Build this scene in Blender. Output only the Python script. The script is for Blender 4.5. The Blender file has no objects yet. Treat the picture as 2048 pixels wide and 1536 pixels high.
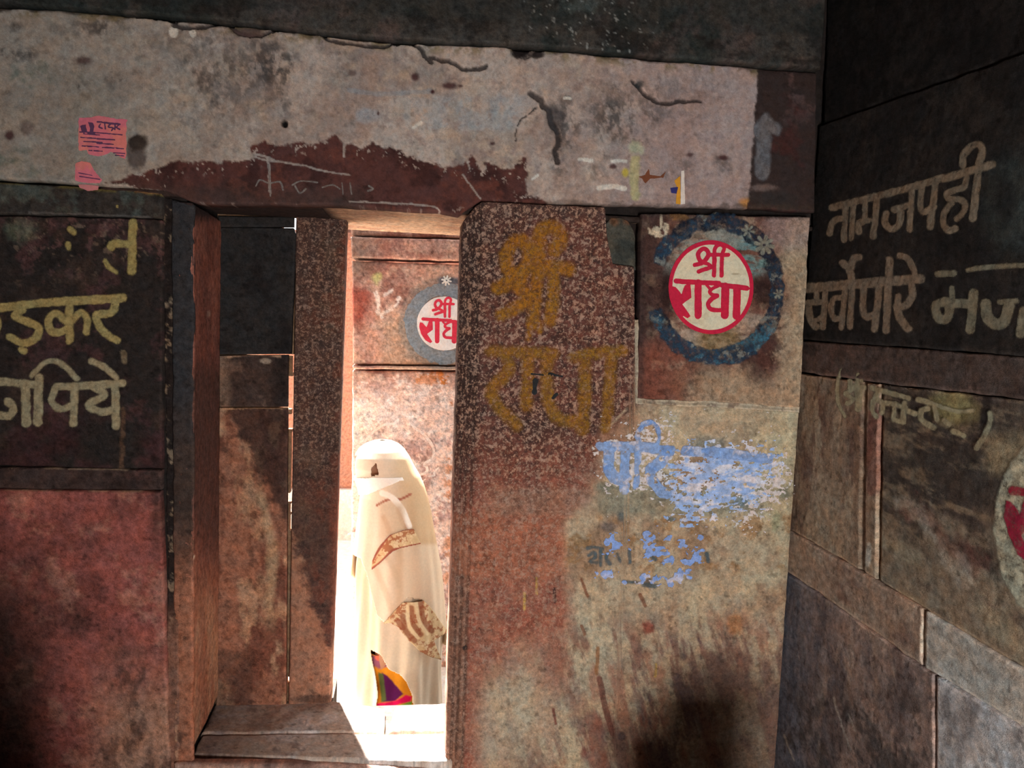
import bpy, math
import numpy as np
from mathutils import Matrix, Vector

# ------------------------------------------------------------------ camera, world, lights, exposure
SC = bpy.context.scene
COL = SC.collection
F = 1538.0
YAW, PITCH, ROLL = math.radians(7.4), math.radians(5.0), math.radians(2.2)
CAM = np.array([0.0, -2.9, 1.74])
f_ = np.array([math.sin(YAW) * math.cos(PITCH), math.cos(YAW) * math.cos(PITCH), -math.sin(PITCH)])
r0 = np.array([math.cos(YAW), -math.sin(YAW), 0.0])
u0 = np.cross(r0, f_)
r_ = r0 * math.cos(ROLL) + u0 * math.sin(ROLL)
u_ = u0 * math.cos(ROLL) - r0 * math.sin(ROLL)
cd = bpy.data.cameras.new('camera')
cd.sensor_width = 36.0
cd.lens = F / 2048.0 * 36.0
cd.clip_start = 0.02
cam = bpy.data.objects.new('camera', cd)
COL.objects.link(cam)
cam.matrix_world = Matrix(((r_[0], u_[0], -f_[0], CAM[0]), (r_[1], u_[1], -f_[1], CAM[1]),
                           (r_[2], u_[2], -f_[2], CAM[2]), (0, 0, 0, 1)))
SC.camera = cam

world = bpy.data.worlds.new('sky')
SC.world = world
world.use_nodes = True
bg = world.node_tree.nodes['Background']
bg.inputs[0].default_value = (0.93, 0.95, 1.0, 1)
bg.inputs[1].default_value = 2.6

SUN_DIR = Vector((0.33, -1.0, -2.05)).normalized()
sd = bpy.data.lights.new('sun', 'SUN')
sd.energy = 48.0
sd.angle = math.radians(1.5)
sd.color = (1.0, 0.96, 0.93)
sun = bpy.data.objects.new('sun', sd)
COL.objects.link(sun)
sun.rotation_euler = SUN_DIR.to_track_quat('-Z', 'Y').to_euler()
sun.location = (-1, 6, 9)

ld = bpy.data.lights.new('entrance_daylight', 'AREA')
ld.shape = 'RECTANGLE'
ld.size = 0.6
ld.size_y = 0.8
ld.energy = 104.0
ld.color = (1.0, 0.975, 0.94)
ent = bpy.data.objects.new('entrance_daylight', ld)
COL.objects.link(ent)
ent.location = (0.6, -4.0, 1.05)
ent.rotation_euler = (Vector((0.0, 1.0, 0.02))).to_track_quat('-Z', 'Y').to_euler()

SC.view_settings.view_transform = 'Standard'
SC.view_settings.look = 'None'
SC.view_settings.exposure = 0.0
SC.view_settings.gamma = 1.0
SC.view_settings.use_curve_mapping = False
SC.cycles.max_bounces = 10
SC.cycles.diffuse_bounces = 6
SC.cycles.sample_clamp_indirect = 10


# ------------------------------------------------------------------ helpers
def lin(r, g, b):
    def c(v):
        v /= 255.0
        return v / 12.92 if v <= 0.04045 else ((v + 0.055) / 1.055) ** 2.4
    return np.array([c(r), c(g), c(b)])


def project(P):
    d = P - CAM
    X, Y, Z = d @ r_, d @ u_, d @ f_
    return 1024 + F * X / Z, 768 - F * Y / Z


def ray(px, py):
    return f_ + r_ * ((px - 1024) / F) - u_ * ((py - 768) / F)


class Plane:
    """Upright or level face: origin, two in-plane axes and the normal that points at the viewer."""
    def __init__(s, o, a, b, n):
        s.o, s.a, s.b, s.n = [np.array(v, float) for v in (o, a, b, n)]
        for v in ('a', 'b', 'n'):
            setattr(s, v, getattr(s, v) / np.linalg.norm(getattr(s, v)))

    def uv(s, px, py):
        d = ray(px, py)
        t = ((s.o - CAM) @ s.n) / (d @ s.n)
        p = CAM + d * t - s.o
        return p @ s.a, p @ s.b

    def at(s, u, v, h=0.0):
        u, v = np.asarray(u, float), np.asarray(v, float)
        h = np.broadcast_to(np.asarray(h, float), u.shape)
        return s.o + u[..., None] * s.a + v[..., None] * s.b + h[..., None] * s.n

    def pt(s, px, py, h=0.0):
        u, v = s.uv(px, py)
        return s.at(np.array([u]), np.array([v]), h)[0]

    def shifted(s, h):
        return Plane(s.o + s.n * h, s.a, s.b, s.n)


_tabs = {}


def vnoise(x, y, seed):
    if seed not in _tabs:
        _tabs[seed] = np.random.RandomState(seed).rand(256, 256)
    T = _tabs[seed]
    xi, yi = np.floor(x).astype(int), np.floor(y).astype(int)
    fx, fy = x - xi, y - yi
    fx, fy = fx * fx * (3 - 2 * fx), fy * fy * (3 - 2 * fy)
    a, b = T[xi % 256, yi % 256], T[(xi + 1) % 256, yi % 256]
    c, d = T[xi % 256, (yi + 1) % 256], T[(xi + 1) % 256, (yi + 1) % 256]
    return (a * (1 - fx) + b * fx) * (1 - fy) + (c * (1 - fx) + d * fx) * fy


def fbm(x, y, seed, octv=4, gain=0.5):
    s, a, t = 0.0, 1.0, 0.0
    for k in range(octv):
        s = s + a * vnoise(x * 2 ** k + 17.3 * k, y * 2 ** k + 9.1 * k, seed + k)
        t += a
        a *= gain
    return s / t - 0.5                      # about -0.35 .. 0.35


def sm(a, b, x):
    t = np.clip((x - a) / (b - a), 0, 1)
    return t * t * (3 - 2 * t)


def poly_sd(px, py, poly):
    """signed distance in px, positive inside"""
    poly = np.array(poly, float)
    d = np.full(px.shape, 1e9)
    ins = np.zeros(px.shape, bool)
    n = len(poly)
    for i in range(n):
        ax, ay = poly[i]
        bx, by = poly[(i + 1) % n]
        ex, ey = bx - ax, by - ay
        t = np.clip(((px - ax) * ex + (py - ay) * ey) / (ex * ex + ey * ey + 1e-9), 0, 1)
        d = np.minimum(d, (px - ax - t * ex) ** 2 + (py - ay - t * ey) ** 2)
        if ey != 0:
            c = ((ay > py) != (by > py)) & (px < ex * (py - ay) / ey + ax)
            ins ^= c
    d = np.sqrt(d)
    return np.where(ins, d, -d)


def smooth(pts, closed=False, k=6):
    pts = [np.array(p, float) for p in pts]
    if len(pts) < 3:
        return pts
    out = []
    n = len(pts)
    for i in range(n - 1):
        p0, p1, p2, p3 = pts[max(i - 1, 0)], pts[i], pts[i + 1], pts[min(i + 2, n - 1)]
        for j in range(k):
            t = j / k
            out.append(0.5 * ((2 * p1) + (p2 - p0) * t + (2 * p0 - 5 * p1 + 4 * p2 - p3) * t * t
                              + (3 * p1 - p0 - 3 * p2 + p3) * t ** 3))
    out.append(pts[-1])
    return out


def line_d(px, py, pts, sm_=False):
    if sm_:
        pts = smooth(pts)
    d = np.full(px.shape, 1e9)
    for (ax, ay), (bx, by) in zip(pts[:-1], pts[1:]):
        ex, ey = bx - ax, by - ay
        t = np.clip(((px - ax) * ex + (py - ay) * ey) / (ex * ex + ey * ey + 1e-9), 0, 1)
        d = np.minimum(d, (px - ax - t * ex) ** 2 + (py - ay - t * ey) ** 2)
    return np.sqrt(d)


def ell(px, py, cx, cy, rx, ry):
    """positive inside, in px"""
    return (1 - np.sqrt(((px - cx) / rx) ** 2 + ((py - cy) / ry) ** 2)) * min(rx, ry)


class Paint:
    """Carries vertex colours while a surface is painted; px/py are where the vertex shows, u/v metres on the face."""
    def __init__(s, px, py, u, v, base):
        s.px, s.py, s.u, s.v = px, py, u, v
        s.c = np.tile(np.array(base, float), (len(px), 1))
        s.h = np.zeros(len(px))
        s.spk = np.zeros(len(px))

    def mix(s, col, m):
        m = np.clip(m, 0, 1)[:, None]
        s.c = s.c * (1 - m) + np.array(col) * m
        return s

    def n(s, scale, seed, octv=7, sx=1.0, sy=1.0, sk=0.0):
        return fbm((s.u + sk * s.v) * scale * sx, s.v * scale * sy, seed, max(octv, 6), 0.66) * 1.15

    def blot(s, col, scale, seed, lo, hi, amt=1.0, sx=1.0, sy=1.0, where=1.0, sk=0.0):
        return s.mix(col, sm(lo, hi, s.n(scale, seed, 5, sx, sy, sk)) * amt * where)

    def poly(s, col, pts, soft=3.0, rag=8.0, seed=5, scale=18, amt=1.0, relief=0.0):
        m = sm(-soft, soft, poly_sd(s.px, s.py, pts) + rag * 2 * s.n(scale, seed, 5))
        s.h += m * relief
        return s.mix(col, m * amt)

    def line(s, col, pts, w=2.0, soft=1.5, wob=3.0, seed=7, scale=25, amt=1.0, relief=0.0, sm_=True):
        m = 1 - sm(w, w + soft, line_d(s.px + wob * 2 * s.n(scale, seed), s.py + wob * 2 * s.n(scale, seed + 3), pts, sm_))
        s.h += m * relief
        return s.mix(col, m * amt)

    def spot(s, col, cx, cy, rx, ry, soft=0.4, rag=0.4, seed=3, scale=25, amt=1.0, relief=0.0):
        r = np.sqrt(((s.px - cx) / rx) ** 2 + ((s.py - cy) / ry) ** 2) + rag * 2 * s.n(scale, seed)
        m = 1 - sm(1 - soft, 1 + soft, r)
        s.h += m * relief
        return s.mix(col, m * amt)


MATS = {}


def mat(name, bump=0.5, bscale=90.0, rough=0.92, grain=0.35, spk=None, spk2=None, fine=420.0, spec=0.15, cover=None):
    """Colour attribute x noise grain, optional mineral speckle steered by the attribute's alpha, noise bump."""
    if name in MATS:
        return MATS[name]
    m = bpy.data.materials.new(name)
    MATS[name] = m
    m.use_nodes = True
    nt = m.node_tree
    N, L = nt.nodes, nt.links
    b = N['Principled BSDF']
    b.inputs['Roughness'].default_value = rough
    b.inputs['Specular IOR Level'].default_value = spec
    at = N.new('ShaderNodeAttribute')
    at.attribute_name = 'Col'
    tc = N.new('ShaderNodeTexCoord')

    def noise(scale, det=4, rgh=0.6):
        n = N.new('ShaderNodeTexNoise')
        n.inputs['Scale'].default_value = scale
        n.inputs['Detail'].default_value = det
        n.inputs['Roughness'].default_value = rgh
        L.new(tc.outputs['Object'], n.inputs['Vector'])
        return n
    n1 = noise(bscale * 0.45, 9, 0.74)
    n2 = noise(fine, 3)
    n3 = noise(16.0, 8, 0.7)
    mr = N.new('ShaderNodeMapRange')
    mr.inputs[1].default_value, mr.inputs[2].default_value = 0.34, 0.66
    mr.inputs[3].default_value, mr.inputs[4].default_value = 1 - grain * 1.35, 1 + grain * 1.35
    mixn = N.new('ShaderNodeMath')
    mixn.operation = 'MULTIPLY_ADD'
    mixn.inputs[1].default_value = 0.36
    half = N.new('ShaderNodeMath')
    half.operation = 'MULTIPLY'
    half.inputs[1].default_value = 0.64
    L.new(n1.outputs[0], half.inputs[0])
    L.new(n2.outputs[0], mixn.inputs[0])
    L.new(half.outputs[0], mixn.inputs[2])
    L.new(mixn.outputs[0], mr.inputs[0])
    hue = N.new('ShaderNodeMapRange')
    hue.inputs[1].default_value, hue.inputs[2].default_value = 0.38, 0.62
    hue.inputs[3].default_value, hue.inputs[4].default_value = 0.0, 1.0
    L.new(n3.outputs[0], hue.inputs[0])
    tint = N.new('ShaderNodeMix')
    tint.data_type = 'RGBA'
    g = min(grain, 0.3)
    tint.inputs[6].default_value = (1 - 0.25 * g, 1.0, 1 + 0.2 * g, 1)
    tint.inputs[7].default_value = (1 + 0.35 * g, 1 - 0.1 * g, 1 - 0.4 * g, 1)
    L.new(hue.outputs[0], tint.inputs[0])
    col = at.outputs['Color']
    if spk is not None:
        for tn, sc, lo, hi, k in ((spk2, 40.0, 0.47, 0.60, 0.85), (spk, 58.0, 0.52, 0.60, 0.8), (spk, 105.0, 0.55, 0.62, 0.75)):
            if tn is None:
                continue
            ns = noise(sc, 4, 0.68)
            rp = N.new('ShaderNodeMapRange')
            rp.interpolation_type = 'SMOOTHSTEP'
            rp.inputs[1].default_value, rp.inputs[2].default_value = lo, hi
            rp.inputs[4].default_value = k
            L.new(ns.outputs[0], rp.inputs[0])
            am = N.new('ShaderNodeMath')
            am.operation = 'MULTIPLY'
            L.new(rp.outputs[0], am.inputs[0])
            pw = N.new('ShaderNodeMath')
            pw.operation = 'POWER'
            pw.inputs[1].default_value = 3.5 if tn is spk2 else 1.0
            L.new(at.outputs['Alpha'], pw.inputs[0])
            L.new(pw.outputs[0], am.inputs[1])
            mx = N.new('ShaderNodeMix')
            mx.data_type = 'RGBA'
            L.new(am.outputs[0], mx.inputs[0])
            L.new(col, mx.inputs[6])
            mx.inputs[7].default_value = (*tn, 1)
            col = mx.outputs[2]
    tm = N.new('ShaderNodeMix')
    tm.data_type = 'RGBA'
    tm.blend_type = 'MULTIPLY'
    tm.inputs[0].default_value = 1.0
    L.new(col, tm.inputs[6])
    L.new(tint.outputs[2], tm.inputs[7])
    col = tm.outputs[2]
    if cover is not None:
        # a thin coat: the attribute's alpha is its density, grain of the wall shows through
        cn = noise(cover[0], 6, 0.75)
        cr = N.new('ShaderNodeMapRange')
        cr.inputs[1].default_value, cr.inputs[2].default_value = 0.36, 0.60
        cr.inputs[3].default_value, cr.inputs[4].default_value = cover[1], 1.0
        L.new(cn.outputs[0], cr.inputs[0])
        ca = N.new('ShaderNodeMath')
        ca.operation = 'MULTIPLY'
        ca.use_clamp = True
        L.new(cr.outputs[0], ca.inputs[0])
        L.new(at.outputs['Alpha'], ca.inputs[1])
        L.new(ca.outputs[0], b.inputs['Alpha'])
    mul = N.new('ShaderNodeVectorMath')
    mul.operation = 'SCALE'
    L.new(col, mul.inputs[0])
    L.new(mr.outputs[0], mul.inputs['Scale'])
    L.new(mul.outputs[0], b.inputs['Base Color'])
    bp = N.new('ShaderNodeBump')
    bp.inputs['Strength'].default_value = bump
    bp.inputs['Distance'].default_value = 0.009
    L.new(mixn.outputs[0], bp.inputs['Height'])
    L.new(bp.outputs[0], b.inputs['Normal'])
    return m


def new_mesh(name, verts, faces, cols=None, alpha=None, material=None, parent=None, shade=True):
    me = bpy.data.meshes.new(name)
    me.from_pydata(np.asarray(verts).tolist() if not isinstance(verts, list) else verts, [], faces)
    if cols is not None:
        at = me.attributes.new('Col', 'FLOAT_COLOR', 'POINT')
        rgba = np.ones((len(verts), 4), np.float32)
        rgba[:, :3] = np.clip(cols, 0.004, 0.95)
        rgba[:, 3] = 0 if alpha is None else alpha
        at.data.foreach_set('color', rgba.ravel())
    if material:
        me.materials.append(material)
    if shade:
        me.polygons.foreach_set('use_smooth', np.ones(len(me.polygons), bool))
    o = bpy.data.objects.new(name, me)
    COL.objects.link(o)
    if parent is not None:
        o.parent = parent
    return o


def empty(name, loc=(0, 0, 0), **tags):
    o = bpy.data.objects.new(name, None)
    COL.objects.link(o)
    o.location = loc
    o.empty_display_size = 0.1
    for k, v in tags.items():
        o[k] = v
    return o


def relief(pl_id, u, v):
    """gentle unevenness that belongs to the face itself; lettering follows it too"""
    return 0.006 * fbm(u * 5, v * 5, 40 + pl_id, 3) + 0.0035 * fbm(u * 28, v * 28, 50 + pl_id, 2) + 0.0016 * fbm(u * 75, v * 75, 90 + pl_id, 2)


def _grain(n, seed):
    return np.random.RandomState(1000 + seed).rand(n)


def slab(name, parent, plane, top, bot, thick, paint, m, res=0.005, edge=0.012, pid=0, wob=0.004, label=None, lift=0.0, base=(0.1, 0.1, 0.1), grit=1.0, arris=0.25):
    """A dressed stone: front face between a top and a bottom edge polyline (photo px, left to right), rounded worn arris, sides and back."""
    top, bot = np.array(top, float), np.array(bot, float)
    P4 = plane.at(*[np.array(q) for q in plane.uv_many([top[0], top[-1], bot[0], bot[-1]])])
    w = max(np.linalg.norm(P4[1] - P4[0]), np.linalg.norm(P4[3] - P4[2]))
    h = max(np.linalg.norm(P4[2] - P4[0]), np.linalg.norm(P4[3] - P4[1]))
    nx, ny = max(int(w / res), 4) + 1, max(int(h / res), 4) + 1
    s = np.linspace(0, 1, nx)

    def along(pl):
        x = pl[0, 0] + (pl[-1, 0] - pl[0, 0]) * s
        return x, np.interp(x, pl[:, 0], pl[:, 1])
    tx, ty = along(top)
    bx, by = along(bot)
    tu, tv = plane.uv_arr(tx, ty)
    bu, bv = plane.uv_arr(bx, by)
    t = np.linspace(0, 1, ny)[:, None]
    U = tu[None] * (1 - t) + bu[None] * t
    V = tv[None] * (1 - t) + bv[None] * t
    U, V = U.ravel(), V.ravel()
    S = np.tile(s, ny)
    T = np.repeat(np.linspace(0, 1, ny), nx)
    de = np.minimum(np.minimum(S, 1 - S) * w, np.minimum(T, 1 - T) * h)
    # wobbling outline
    k = np.clip(1 - de / 0.03, 0, 1)
    U = U + wob * 2 * fbm(U * 14, V * 14, 61 + pid, 3) * k
    V = V + wob * 2 * fbm(U * 14 + 5, V * 14, 71 + pid, 3) * k
    W = plane.at(U, V)
    px, py = project(W)
    p = Paint(px, py, U, V, base)
    paint(p)
    g_ = fbm(U * 100, V * 100, 95 + pid, 3, 0.8) * 0.55 + (_grain(len(U), pid) - 0.5) * 0.22
    p.c *= np.clip(1 + grit * g_, 0.35, 1.6)[:, None]
    chip = sm(0.21, 0.27, fbm(U * 42, V * 42, 97 + pid, 3)) * grit
    p.c = p.c * (1 - 0.35 * chip[:, None])
    p.h -= 0.0016 * chip
    e2 = edge * (1 + 1.4 * fbm(U * 30, V * 30, 81 + pid, 3))
    q = np.clip(1 - de / np.maximum(e2, 1e-4), 0, 1)
    p.c *= (1 + arris * (1 - sm(0.004, 0.011, de + 0.006 * fbm(U * 50, V * 50, 99 + pid, 3))))[:, None]
    H = relief(pid, U, V) + p.h - (1 - np.sqrt(np.clip(1 - q * q, 0, 1))) * edge * 0.8 + lift
    Fv = plane.at(U, V, H)
    idx = np.arange(nx * ny).reshape(ny, nx)
    faces = np.stack([idx[:-1, :-1], idx[1:, :-1], idx[1:, 1:], idx[:-1, 1:]], -1).reshape(-1, 4)
    ring = np.concatenate([idx[0, :], idx[1:, -1], idx[-1, -2::-1], idx[-2:0:-1, 0]])
    Bv = plane.at(U[ring], V[ring], -thick)
    n0 = len(Fv)
    m_ = len(ring)
    j = np.arange(m_)
    side = np.stack([ring, ring[(j + 1) % m_], n0 + (j + 1) % m_, n0 + j], -1)
    faces = faces.tolist() + side.tolist() + [list(range(n0, n0 + m_))]
    o = new_mesh(name, np.vstack([Fv, Bv]), faces, np.vstack([p.c, p.c[ring]]), np.concatenate([p.spk, p.spk[ring]]), m, parent)
    if label:
        o['label'] = label
    # crisp sides
    return o


def _uv_arr(self, px, py):
    px, py = np.asarray(px, float), np.asarray(py, float)
    d = f_[None] + r_[None] * ((px - 1024) / F)[:, None] - u_[None] * ((py - 768) / F)[:, None]
    t = ((self.o - CAM) @ self.n) / (d @ self.n)
    P = CAM + d * t[:, None] - self.o
    return P @ self.a, P @ self.b


def _uv_many(self, pts):
    a = np.array(pts, float)
    return _uv_arr(self, a[:, 0], a[:, 1])


Plane.uv_arr = _uv_arr
Plane.uv_many = _uv_many


def decal(name, parent, plane, bbox, field, col, m, res=0.003, pid=0, lift=0.0014, label=None, colfn=None, smooth_edge=True, hfn=None, soft=0.0, dens=1.0):
    """A coat of paint (or paper) that lies on a face: the cells of a fine grid where field(px,py,u,v) > 0, edge snapped to the contour."""
    x0, y0, x1, y1 = bbox
    us, vs = plane.uv_many([(x0, y0), (x1, y0), (x1, y1), (x0, y1)])
    u = np.arange(us.min(), us.max(), res)
    v = np.arange(vs.min(), vs.max(), res)
    U, V = np.meshgrid(u, v)
    shp = U.shape
    U, V = U.ravel(), V.ravel()
    px, py = project(plane.at(U, V))
    fld = field(px, py, U, V).reshape(shp) + soft * 0.7
    idx = np.arange(U.size).reshape(shp)
    ins = fld > 0
    cell = (ins[:-1, :-1].astype(int) + ins[1:, :-1] + ins[1:, 1:] + ins[:-1, 1:]) >= 2
    if not cell.any():
        return None
    quads = np.stack([idx[:-1, :-1], idx[:-1, 1:], idx[1:, 1:], idx[1:, :-1]], -1)[cell]
    if smooth_edge:
        gy, gx = np.gradient(fld, res)
        g2 = (gx ** 2 + gy ** 2).ravel() + 1e-9
        fl = fld.ravel()
        # corner vertices outside, or just inside a border, move onto the contour
        usedcount = np.zeros(U.size, int)
        np.add.at(usedcount, quads.ravel(), 1)
        border = (usedcount > 0) & (usedcount < 4)
        st = np.where(border, -fl / g2, 0)
        du, dv = st * gx.ravel(), st * gy.ravel()
        ln = np.sqrt(du * du + dv * dv) + 1e-12
        k = np.minimum(1, 0.75 * res / ln)
        U, V = U + du * k, V + dv * k
    used = np.unique(quads)
    rm = np.full(U.size, -1)
    rm[used] = np.arange(len(used))
    U, V, px, py = U[used], V[used], px[used], py[used]
    h = relief(pid, U, V) + lift + (hfn(px, py, U, V) if hfn else 0)
    p = Paint(px, py, U, V, col)
    if colfn:
        colfn(p)
    p.spk = sm(0, soft, fld.ravel()[used]) * dens if soft else np.full(len(U), dens)
    o = new_mesh(name, plane.at(U, V, h), rm[quads].tolist(), p.c, p.spk, m, parent)
    if label:
        o['label'] = label
    return o


def strokes_field(strokes, wear=0.0, seed=11, scale=40, rag=0.0, sxy=(1, 1)):
    """strokes: list of (points, width px) or (points, width, 'smooth'); wear 0..1 eats holes"""
    def fn(px, py, u, v):
        d = np.full(px.shape, -1e9)
        for st in strokes:
            if st[0] == 'fill':
                d = np.maximum(d, poly_sd(px, py, st[1]))
                continue
            pts, w = st[0], st[1]
            d = np.maximum(d, w / 2 - line_d(px, py, pts, len(pts) > 2 and not (len(st) > 2 and st[2] == 'l')))
        if rag:
            d = d + rag * 2 * fbm(u * scale, v * scale, seed, 3)
        if wear:
            d = np.minimum(d, (0.36 - wear - fbm(u * scale * sxy[0], v * scale * sxy[1], seed + 5, 4)) * 30)
        return d
    return fn


def xf(strokes, s, ox, oy, ws=None):
    """strokes read off an enlarged view -> photo px"""
    out = []
    for st in strokes:
        if st[0] == 'fill':
            out.append(('fill', [(x / s + ox, y / s + oy) for x, y in st[1]]))
        else:
            out.append(([(x / s + ox, y / s + oy) for x, y in st[0]], st[1] / s, *st[2:]))
    return out


def box(name, parent, lo, hi, col, m, label=None):
    (x0, y0, z0), (x1, y1, z1) = lo, hi
    v = [(x0, y0, z0), (x1, y0, z0), (x1, y1, z0), (x0, y1, z0), (x0, y0, z1), (x1, y0, z1), (x1, y1, z1), (x0, y1, z1)]
    f = [(0, 3, 2, 1), (4, 5, 6, 7), (0, 1, 5, 4), (1, 2, 6, 5), (2, 3, 7, 6), (3, 0, 4, 7)]
    o = new_mesh(name, v, f, np.tile(np.array(col), (8, 1)), None, m, parent, shade=False)
    if label:
        o['label'] = label
    return o


# ------------------------------------------------------------------ materials and palette
M_PLASTER = mat('aged_lime_plaster', bump=0.7, bscale=90, grain=0.26)
M_STONE = mat('worn_red_sandstone', bump=0.95, bscale=85, grain=0.5)
M_SPECK = mat('speckled_sandstone', bump=0.9, bscale=110, grain=0.40, spk=(0.50, 0.31, 0.225), spk2=(0.05, 0.028, 0.025), rough=0.8, spec=0.25)
M_SPRAY = mat('thin_sprayed_paint', bump=0.5, bscale=120, grain=0.3, rough=0.85, cover=(60.0, 0.15))
M_BRUSH = mat('thin_brushed_paint', bump=0.4, bscale=120, grain=0.28, rough=0.88, cover=(55.0, 0.55))
M_RUBBED = mat('rubbed_wall_paint', bump=0.5, bscale=110, grain=0.4, rough=0.9, cover=(38.0, 0.25))
M_DARK = mat('dark_mortar', bump=0.6, bscale=60, grain=0.4)
M_PAINT = mat('brushed_wall_paint', bump=0.25, bscale=150, grain=0.16, rough=0.75)
M_WORN = mat('faded_wall_paint', bump=0.5, bscale=120, grain=0.35, rough=0.9)
M_PAPER = mat('pasted_paper', bump=0.2, bscale=90, grain=0.12, rough=0.85)
M_GROUND = mat('pale_stone_paving', bump=0.5, bscale=50, grain=0.2)

PLASTER = lin(192, 174, 163)
MAROON = lin(92, 58, 54)
SOOT = lin(62, 56, 54)
REDSTONE = lin(150, 92, 82)
BROWN = lin(110, 80, 68)
BEIGE = lin(188, 168, 142)
BLACKP = lin(46, 40, 38)
OCHRE = lin(176, 118, 40)
GREYG = lin(112, 112, 106)

# ------------------------------------------------------------------ planes
BACK = Plane((0, 0, 0), (1, 0, 0), (0, 0, 1), (0, -1, 0))
corner = BACK.pt(1600, 800)
VPR = ray(760, 612)
VPR = np.array([VPR[0], VPR[1], 0.0])
VPR /= np.linalg.norm(VPR)
RIGHT = Plane((corner[0], corner[1], 0), VPR, (0, 0, 1), np.cross(np.array([0, 0, 1.0]), VPR))
if RIGHT.n[0] > 0:
    RIGHT.n = -RIGHT.n
RECESS = Plane((0, 0.43, 0), (1, 0, 0), (0, 0, 1), (0, -1, 0))
ALLEY_Y = 1.8
OPP = Plane((0, ALLEY_Y, 0), (1, 0, 0), (0, 0, 1), (0, -1, 0))
GZ = BACK.pt(650, 1519)[2] - 0.49
OPX0, OPX1, OPZ1 = 0.2, 1.05, 1.6
XR = corner[0]

# ------------------------------------------------------------------ the room shell
wall_back = empty('wall_back', (0, 0, 0), kind='structure')
wall_right = empty('wall_right', (0, 0, 0), kind='structure')
wall_opposite = empty('wall_opposite', (0, 0, 0), kind='structure')
sill = empty('trim_1', (0, 0, 0), kind='structure')

ZS = BACK.pt(700, 413)[2]                    # underside of the lintel
XJ = BACK.pt(386, 950)[0]                    # front arris of the left jamb
DK = lin(40, 34, 32)
# solid masonry behind the dressed faces
box('mortar_core', wall_back, (-3.2, 0.03, -0.6), (XJ - 0.03, 0.80, ZS + 0.02), DK, M_DARK)
box('mortar_core', wall_back, (BACK.pt(935, 900)[0], 0.05, -0.6), (XR + 0.35, 0.80, ZS + 0.02), DK, M_DARK)
XSP = -0.36
box('mortar_core', wall_back, (-3.2, 0.03, ZS + 0.03), (XSP, 0.47, 3.6), DK, M_DARK)
box('mortar_core', wall_back, (XSP, 0.03, ZS + 0.03), (XR + 0.35, 0.84, 3.6), DK, M_DARK)


def core_right():
    v = []
    for h in (-0.04, -0.4):
        for uu, vv in ((-5.5, -0.6), (0.3, -0.6), (0.3, 3.6), (-5.5, 3.6)):
            v.append(RIGHT.at(np.array([uu]), np.array([vv]), h)[0])
    f = [(0, 1, 2, 3), (7, 6, 5, 4), (0, 4, 5, 1), (1, 5, 6, 2), (2, 6, 7, 3), (3, 7, 4, 0)]
    new_mesh('mortar_core', v, f, np.tile(DK, (8, 1)), None, M_DARK, wall_right, shade=False)


core_right()


def plain(name, lo, hi, col, m):
    o = box(name, None, lo, hi, col, m)
    o['kind'] = 'structure'
    return o


plain('floor', (-2.1, -4.4, -0.5), (2.2, -0.02, -0.2), lin(120, 112, 104), M_DARK)
plain('ceiling', (-2.1, -4.4, 3.15), (2.2, 0.1, 3.35), lin(58, 52, 48), M_DARK)
plain('wall_left', (-2.1, -4.4, -0.5), (-1.85, 0.06, 3.2), lin(90, 66, 58), M_DARK)
shade_left = empty('shadow_blocks_left', (0, 0, 0), kind='structure')  # unseen stepped blocks, added to cast the shadow at the lower left
for x0, x1, zt in ((-1.86, -0.80, 1.06), (-0.80, -0.71, 0.78), (-0.71, -0.60, 0.48)):
    box('shadow_block', shade_left, (x0, -1.5, -0.3), (x1, -1.36, zt), lin(110, 84, 74), M_DARK)
shade_right = empty('shadow_blocks_right', (0, 0, 0), kind='structure')  # unseen blocks, added to cast the shadow at the pier's right foot
box('shadow_block', shade_right, (0.91, -1.2, -0.3), (1.2, -0.98, 0.50), lin(110, 84, 74), M_DARK)
box('shadow_block', shade_right, (0.79, -1.15, -0.3), (0.91, -1.0, 0.38), lin(110, 84, 74), M_DARK)
wall_rear = empty('wall_rear', (0, 0, 0), kind='structure')
box('masonry', wall_rear, (-2.1, -4.4, -0.5), (OPX0, -4.15, 3.2), lin(100, 84, 74), M_DARK)
box('masonry', wall_rear, (OPX1, -4.4, -0.5), (2.2, -4.15, 3.2), lin(100, 84, 74), M_DARK)
box('masonry', wall_rear, (OPX0, -4.4, OPZ1), (OPX1, -4.15, 3.2), lin(100, 84, 74), M_DARK)


# ---- stone beam above the lintel
def paint_beam(p):
    p.c[:] = lin(74, 70, 66)
    p.blot(lin(52, 56, 54), 4, 101, 0.0, 0.15)
    p.blot(lin(96, 82, 78), 6, 103, 0.04, 0.2, 0.7)
    p.blot(lin(44, 40, 38), 9, 105, 0.08, 0.2, 0.8, sx=0.5)
    p.mix(lin(48, 50, 48), sm(-10, -25, p.py - np.interp(p.px, [0, 800, 1500], [18, 60, 95])) * 0.5)
    p.spot(lin(120, 130, 125), 1160, 22, 40, 14, amt=0.25, rag=0.9, scale=60)
    p.blot(lin(150, 150, 145), 70, 107, 0.2, 0.24, 0.8, where=sm(1000, 1100, p.px) * sm(1350, 1250, p.px))


LT = [(-140, 6), (0, 18), (150, 27), (330, 42), (540, 62), (700, 82), (800, 90), (960, 96), (1100, 105), (1300, 123), (1500, 138), (1630, 148)]
slab('beam_stone', wall_back, BACK, [(-140, -150), (1650, -150)], [(x, y - 3) for x, y in LT], 0.06, paint_beam, M_STONE, pid=1, lift=0.05, res=0.006)


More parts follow.
